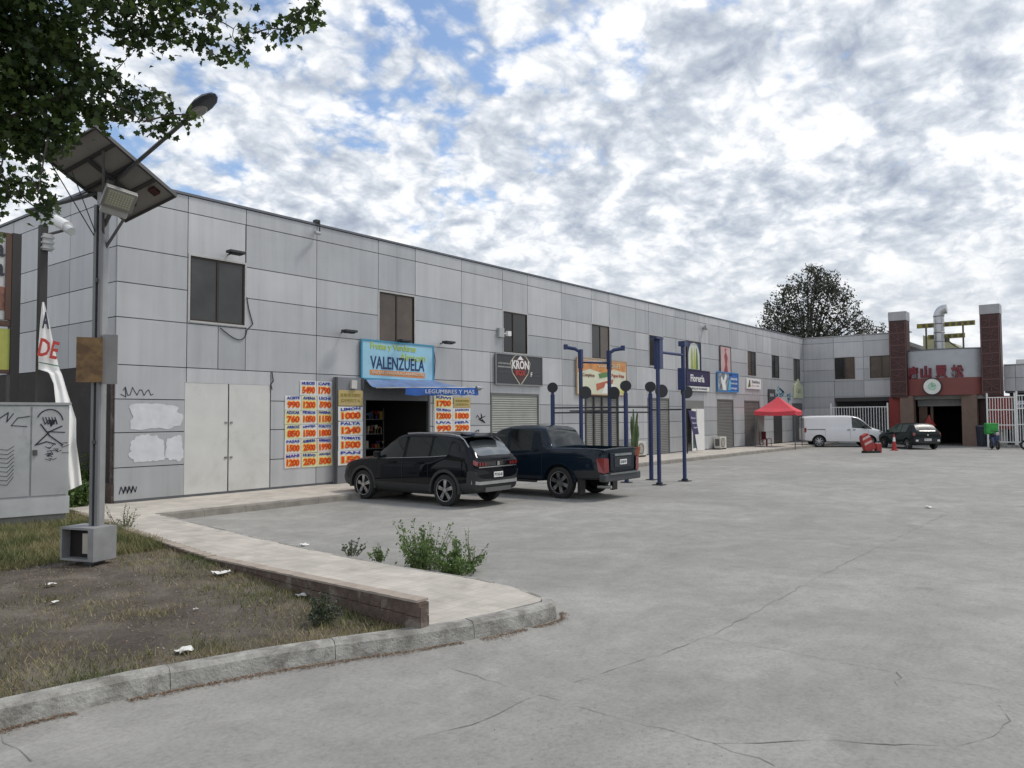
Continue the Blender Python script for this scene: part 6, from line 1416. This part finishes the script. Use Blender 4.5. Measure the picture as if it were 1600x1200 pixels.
mb.build('branches', bark, nt_, smooth=True)
# far tree behind the wing
ft = thing('far_tree', 'large dark round crowned tree standing behind the building corner', 'tree', (80, 24.5, 0))
FB = [(1225,495,28,1),(1210,510,24,1),(1250,470,32,1),(1245,510,34,1),(1285,450,28,1),(1270,440,24,.9),(1300,465,28,.9),(1285,500,34,1),(1265,530,30,1),(1320,475,20,.8),(1325,495,16,.7),(1310,512,20,.7),(1300,440,16,.7),(1240,445,18,.8),(1222,465,18,.8),(1205,485,15,.7),(1198,512,16,.8),(1340,490,10,.4),(1345,510,10,.4),(1355,500,8,.35),(1350,522,14,.5),(1370,518,10,.4),(1362,508,9,.4),(1380,514,7,.35),(1345,518,12,.6),(1335,505,12,.5),(1340,528,12,.5),(1275,425,10,.6),(1262,424,8,.5),(1230,530,26,1),(1300,535,24,.8)]
P_, T_, E_ = [], [], []
for (x, y, r_, fill) in FB:
    c = np.array(atd(x, y, 84+random.uniform(-1.5, 1.5))); R_ = r_/F_PX*84; E_.append(Vector(c))
    ncl = int(fill*(R_**2)*30)+5
    dirs = NR.normal(size=(ncl, 3)); dirs /= np.linalg.norm(dirs, axis=1)[:, None]
    cl = c+dirs*(R_*NR.uniform(.1, 1, ncl)**.6)[:, None]
    q = (cl[:, None, :]+NR.normal(size=(ncl, 8, 3))*.16*np.array([1, 1, 1.3])).reshape(-1, 3); P_.append(q); T_.append(np.repeat(NR.uniform(0, 1, ncl), 8)*.7+NR.uniform(0, .3, ncl*8))
V_, F_ = leaves(np.concatenate(P_), .25, LEAF_S, .1)
print('far leaves', len(F_))
mesh_np('crown', V_, F_, leafmat('far_leaf', (.028, .032, .020), (.10, .105, .075), .2), np.concatenate(T_), ft, (80, 24.5, 0))
mb = MB(); b0_ = Vector((80, 24.5, 0)); f0_ = Vector((80, 24.6, 6)); mb.tube([b0_, b0_.lerp(f0_, .5), f0_], [.6, .5, .42], 10); mb.build('trunk', bark, ft, smooth=True)
mb = MB()
for e in E_: mb.tube([f0_, f0_.lerp(e, .5)+Vector((0, 0, .8)), e], [.16, .09, .03], 5)
mb.build('branches', bark, ft)
# weeds and bushes
wl = leafmat('weed_leaf', (.06, .11, .028), (.17, .26, .075), .35); wd_ = leafmat('dusty_leaf', (.05, .065, .045), (.11, .13, .085), .2)
stem_m = mat('weed_stem', (.10, .12, .05), .8)
def weed(name, label, x, y, z, h, r, nst, m, lsize=.05, per=16, spread=1.0, seed=0, cat='weed'):
    t = thing(name, label, cat, (x, y, z)); rr = random.Random(seed); mb = MB(); cs = []; tn_ = []
    for k in range(nst):
        a = rr.uniform(0, 6.283); lean = rr.uniform(.0, 1)*r; hh = h*(.35+.65*rr.random()**1.3)
        base = Vector((x+math.cos(a)*lean*.35, y+math.sin(a)*lean*.35, z-.01)); tip = Vector((x+math.cos(a)*lean*spread, y+math.sin(a)*lean*spread, z+hh))
        mid = base.lerp(tip, .5)+Vector((rr.uniform(-.03, .03), rr.uniform(-.03, .03), .02)); mb.tube([base, mid, tip], [.006, .004, .002], 4)
        tt = rr.random()
        for q in range(per):
            s_ = rr.uniform(.1, 1.0); p = base.lerp(mid, s_*2) if s_ < .5 else mid.lerp(tip, s_*2-1); w_ = .042*(1.3-s_)*h/.5
            cs.append((p.x+rr.gauss(0, w_), p.y+rr.gauss(0, w_), max(z+.01, p.z+rr.gauss(0, w_*.6)))); tn_.append(tt*.5+rr.random()*.5)
    mb.build('stems', stem_m, t)
    V_, F_ = leaves(np.array(cs), lsize, LEAF_S, .25); mesh_np('foliage', V_, F_, m, np.array(tn_), t, (x, y, z)); return t
g_ = gnd(662, 890, .0); weed('leafy_weed', 'bushy green weed clump, left of the two tallest, at the sidewalk edge', g_.x, g_.y, .0, .68, .45, 60, wl, .045, 28, seed=1)
g_ = gnd(712, 897, .0); weed('leafy_weed', 'wide green weed clump, right of the two tallest, at the sidewalk edge', g_.x, g_.y, .0, .48, .48, 60, wl, .05, 26, seed=2)
g_ = gnd(738, 890, .0); weed('leafy_weed', 'thin pale dry weed stalks rising right of the green clumps', g_.x, g_.y, .0, .62, .12, 7, leafmat('pale_leaf', (.16, .19, .10), (.28, .30, .18), .3), .03, 14, seed=12)
g_ = gnd(595, 877, .1); weed('leafy_weed', 'small green weed third from the right on the sidewalk edge', g_.x, g_.y, .1, .24, .22, 16, wl, .04, 14, seed=3)
g_ = gnd(550, 868, .1); weed('leafy_weed', 'small sparse weed leftmost on the sidewalk edge', g_.x, g_.y, .1, .24, .24, 16, wd_, .04, 12, seed=4)
g_ = gnd(505, 975, .1); weed('dark_bush', 'round grey green bush inside the planter by the brick edging', g_.x, g_.y, .08, .34, .18, 34, wd_, .035, 26, seed=5, cat='bush')
g_ = gnd(195, 826, .12); weed('dry_weed', 'dry twiggy pale weed beside the lamp post base', g_.x, g_.y, .1, .5, .35, 22, leafmat('dry_leaf', (.10, .10, .06), (.22, .21, .14), .2), .035, 12, seed=6)
g_ = gnd(662, 1003, .0); weed('kerb_weed', 'tiny green weed growing from the kerb joint', g_.x, g_.y, .0, .16, .05, 8, wl, .025, 10, seed=7)
for k, (px2, py2, h, lab) in enumerate([(125, 786, 1.3, 'green bush behind the lamp post beside the hanging banner'), (150, 782, .9, 'lower green bush against the dark wall behind the lamp post'), (112, 795, .7, 'small green bush at the foot of the utility cabinet')]):
    g_ = gnd(px2, py2, .1); weed('green_bush', lab, g_.x, g_.y, .1, h, .55, 45, wl, .11, 26, seed=20+k, cat='bush')
# grass
def blades(name, label, gen, n, m, h0, h1, wdt):
    vs = np.zeros((n, 3, 3)); tn_ = np.zeros(n); i = 0; tries = 0
    rr = random.Random(len(name)+n)
    while i < n and tries < n*40:
        tries += 1; r_ = gen(rr)
        if r_ is None: continue
        x, y, z, hs, tone = r_; a = rr.uniform(0, 6.283); h = rr.uniform(h0, h1)*hs; ln = rr.uniform(.2, 1.1)*h; b = rr.uniform(0, 6.283)
        ww = wdt*rr.uniform(.6, 1.3)*(.6+.4*hs)
        vs[i, 0] = (x-math.cos(a)*ww, y-math.sin(a)*ww, z); vs[i, 1] = (x+math.cos(a)*ww, y+math.sin(a)*ww, z); vs[i, 2] = (x+math.cos(b)*ln, y+math.sin(b)*ln, z+h)
        tn_[i] = tone+rr.uniform(-.2, .2); i += 1
    vs = vs[:i]; tn_ = tn_[:i]
    o = mesh_np(name, vs.reshape(-1, 3), np.arange(i*3).reshape(i, 3), m, tn_)
    return tag(o, label, 'grass', kind='stuff')
gm = bpy.data.materials.new('grass_blades'); gm.use_nodes = True; t_ = gm.node_tree; p_ = t_.nodes['Principled BSDF']; p_.inputs['Roughness'].default_value = .7
t_.links.new(ramp(t_, nd(t_, 'ShaderNodeAttribute', attribute_name='tone').outputs['Fac'], [(0, (.34, .28, .16)), (.4, (.24, .215, .10)), (.65, (.13, .15, .05)), (1, (.07, .105, .03))], 'LINEAR'), p_.inputs['Base Color'])
def dens(x, y):
    n = noise.noise(Vector((x*.9+3, y*.9, 7)))*.6+noise.noise(Vector((x*2.6, y*2.6, 2)))*.5
    e = y-yfront(x); w_ = xright(y)-x; d = .01+max(0, n-.12)*1.1
    if e < .9: d += .45*(1-e/.9)+max(0, n)*.6
    if w_ < 1.2: d += .55*(1-w_/1.2)
    if y > 11.6 and x > 3: d += .75
    if y > 12.2: d += .6
    if 8.0 < y < 9.8 and x < 3.6: d += .3*max(0, n+.35)
    if (x-2.2)**2+(y-7.0)**2 < 1: d += .25
    return d
def g1(rr):
    y = 5.2+rr.random()**1.25*13; x = rr.uniform(max(-1.5, y*.2-.5), min(xright(y)-.06, 8.2)); 
    if y < yfront(x)+.1: return None
    if rr.random() > dens(x, y): return None
    far = 1 if y > 11.6 else 0; nn2 = noise.noise(Vector((x*1.3, y*1.3, 9)))
    return x, y, soil_z(x, y)-.003, (2.1 if far else 1.0)*(1.0+.6*max(0, nn2)), .42+.55*nn2+(.06 if far else 0)+(.2 if x < 3 and y < 7 else 0)
blades('grass', 'sparse dry and green grass growing in the planter soil', g1, 85000, gm, .018, .085, .0038)
# dry litter
dm = bpy.data.materials.new('dry_litter'); dm.use_nodes = True; t_ = dm.node_tree; p_ = t_.nodes['Principled BSDF']; p_.inputs['Roughness'].default_value = .8
t_.links.new(ramp(t_, nd(t_, 'ShaderNodeAttribute', attribute_name='tone').outputs['Fac'], [(0, (.07, .04, .022)), (.5, (.17, .10, .055)), (.85, (.28, .21, .13)), (1, (.42, .36, .27))], 'LINEAR'), p_.inputs['Base Color'])
C_ = []
rr = random.Random(4)
for k in range(5200):
    x = rr.uniform(1.6, 6.9); yk = yfront(x)-.05; off = abs(rr.gauss(0, .05))*(1+noise.noise(Vector((x*2, 0, 0)))*1.5)
    if noise.noise(Vector((x*1.7, 4, 0))) < -.25: continue
    C_.append((x, yk-off, .006+rr.random()*.006))
n_k = len(C_)
V_, F_ = leaves(np.array(C_), .016, LEAF_S, 3); tag(mesh_np('leaf_litter', V_, F_, dm, NR.uniform(0, .8, len(F_))), 'brown leaf litter and grit gathered along the foot of the kerb', 'litter', kind='stuff')
C_ = []
while len(C_) < 7000:
    y = 5.3+rr.random()**1.3*11; x = rr.uniform(max(-1, y*.2-.5), xright(y)-.1)
    if y < yfront(x)+.1 or rr.random() > .15+max(0, noise.noise(Vector((x*1.1, y*1.1, 5))))*1.6+(.5 if 10.6 < y < 12 else 0): continue
    C_.append((x, y, soil_z(x, y)+.006))
V_, F_ = leaves(np.array(C_), .022, LEAF_S, 2); tag(mesh_np('dry_leaves', V_, F_, dm, NR.uniform(.2, 1, len(F_))**1.3), 'dry fallen leaves and twigs scattered on the planter soil', 'litter', kind='stuff')
C_ = []
for k in range(700):
    q = rr.choice([(900, 1150, 160, 40), (1000, 1120, 200, 60), (700, 1000, 150, 30), (560, 1020, 120, 20), (1200, 800, 400, 40)]); g_ = gnd(q[0]+rr.gauss(0, q[2]), max(715, min(1195, q[1]+rr.gauss(0, q[3])))); 
    if g_.y < yfront(min(6.8, g_.x))-.1 or g_.x > 8.3: C_.append((g_.x, g_.y, .006))
V_, F_ = leaves(np.array(C_), .011, LEAF_S, 4); tag(mesh_np('grit', V_, F_, dm, NR.uniform(.1, 1, len(F_))), 'tiny bits of grit scattered on the concrete yard', 'litter', kind='stuff')
# paper scraps
pw_ = mat('scrap_white', (.70, .70, .67), .7)
for k, (px2, py2, s_, lab) in enumerate([(345, 897, .16, 'cream crumpled paper scrap near the brick edging'), (475, 931, .11, 'white torn paper scrap left of the round bush'), (288, 1018, .11, 'white crumpled tissue near the front kerb'), (86, 941, .05, 'tiny white scrap on the bare soil at left'), (80, 913, .08, 'pale flat scrap below the lamp post box'), (306, 952, .04, 'tiny pale scrap in the middle of the bare soil'), (100, 872, .09, 'white scrap left of the lamp post box'), (475, 852, .11, 'white scrap on the yard by the sidewalk arm'), (1450, 793, .13, 'small white scrap on the open yard at right')]):
    zz_ = .10 if py2 > 855 and px2 < 600 else 0; g_ = gnd(px2, py2, zz_+.01); rr = random.Random(k); mb = MB(); n = 5; vs = []
    for j in range(n):
        for i in range(n): vs.append((g_.x+(i/(n-1)-.5)*s_*1.3+rr.uniform(-.1, .1)*s_, g_.y+(j/(n-1)-.5)*s_+rr.uniform(-.1, .1)*s_, zz_+.012+rr.uniform(0, .3)*s_))
    mb.add(vs, [(j*n+i, j*n+i+1, (j+1)*n+i+1, (j+1)*n+i) for j in range(n-1) for i in range(n-1)])
    tag(mb.build('paper_scrap', pw_, base=(g_.x, g_.y, zz_)), lab, 'litter', group='paper scraps')

C_ = MB(); rr = random.Random(9)
for k in range(900):
    y = 5.3+rr.random()**1.2*8; x = rr.uniform(max(-1, y*.2-.5), xright(y)-.1)
    if y < yfront(x)+.1: continue
    r_ = .006+.016*rr.random()**3; z = soil_z(x, y)+r_*.3; a = rr.uniform(0, 3)
    vs = [(x+math.cos(a+q*1.257)*r_*rr.uniform(.7, 1.3), y+math.sin(a+q*1.257)*r_*rr.uniform(.7, 1.3), z-r_*.5) for q in range(5)]+[(x+rr.gauss(0, r_*.2), y+rr.gauss(0, r_*.2), z+r_*.6)]
    C_.add(vs, [(q, (q+1) % 5, 5) for q in range(5)])
tag(C_.build('gravel', mat('clod', (.20, .175, .15), .95, var=.4, scale=20)), 'small stones and clods scattered on the bare planter soil', 'gravel', kind='stuff')
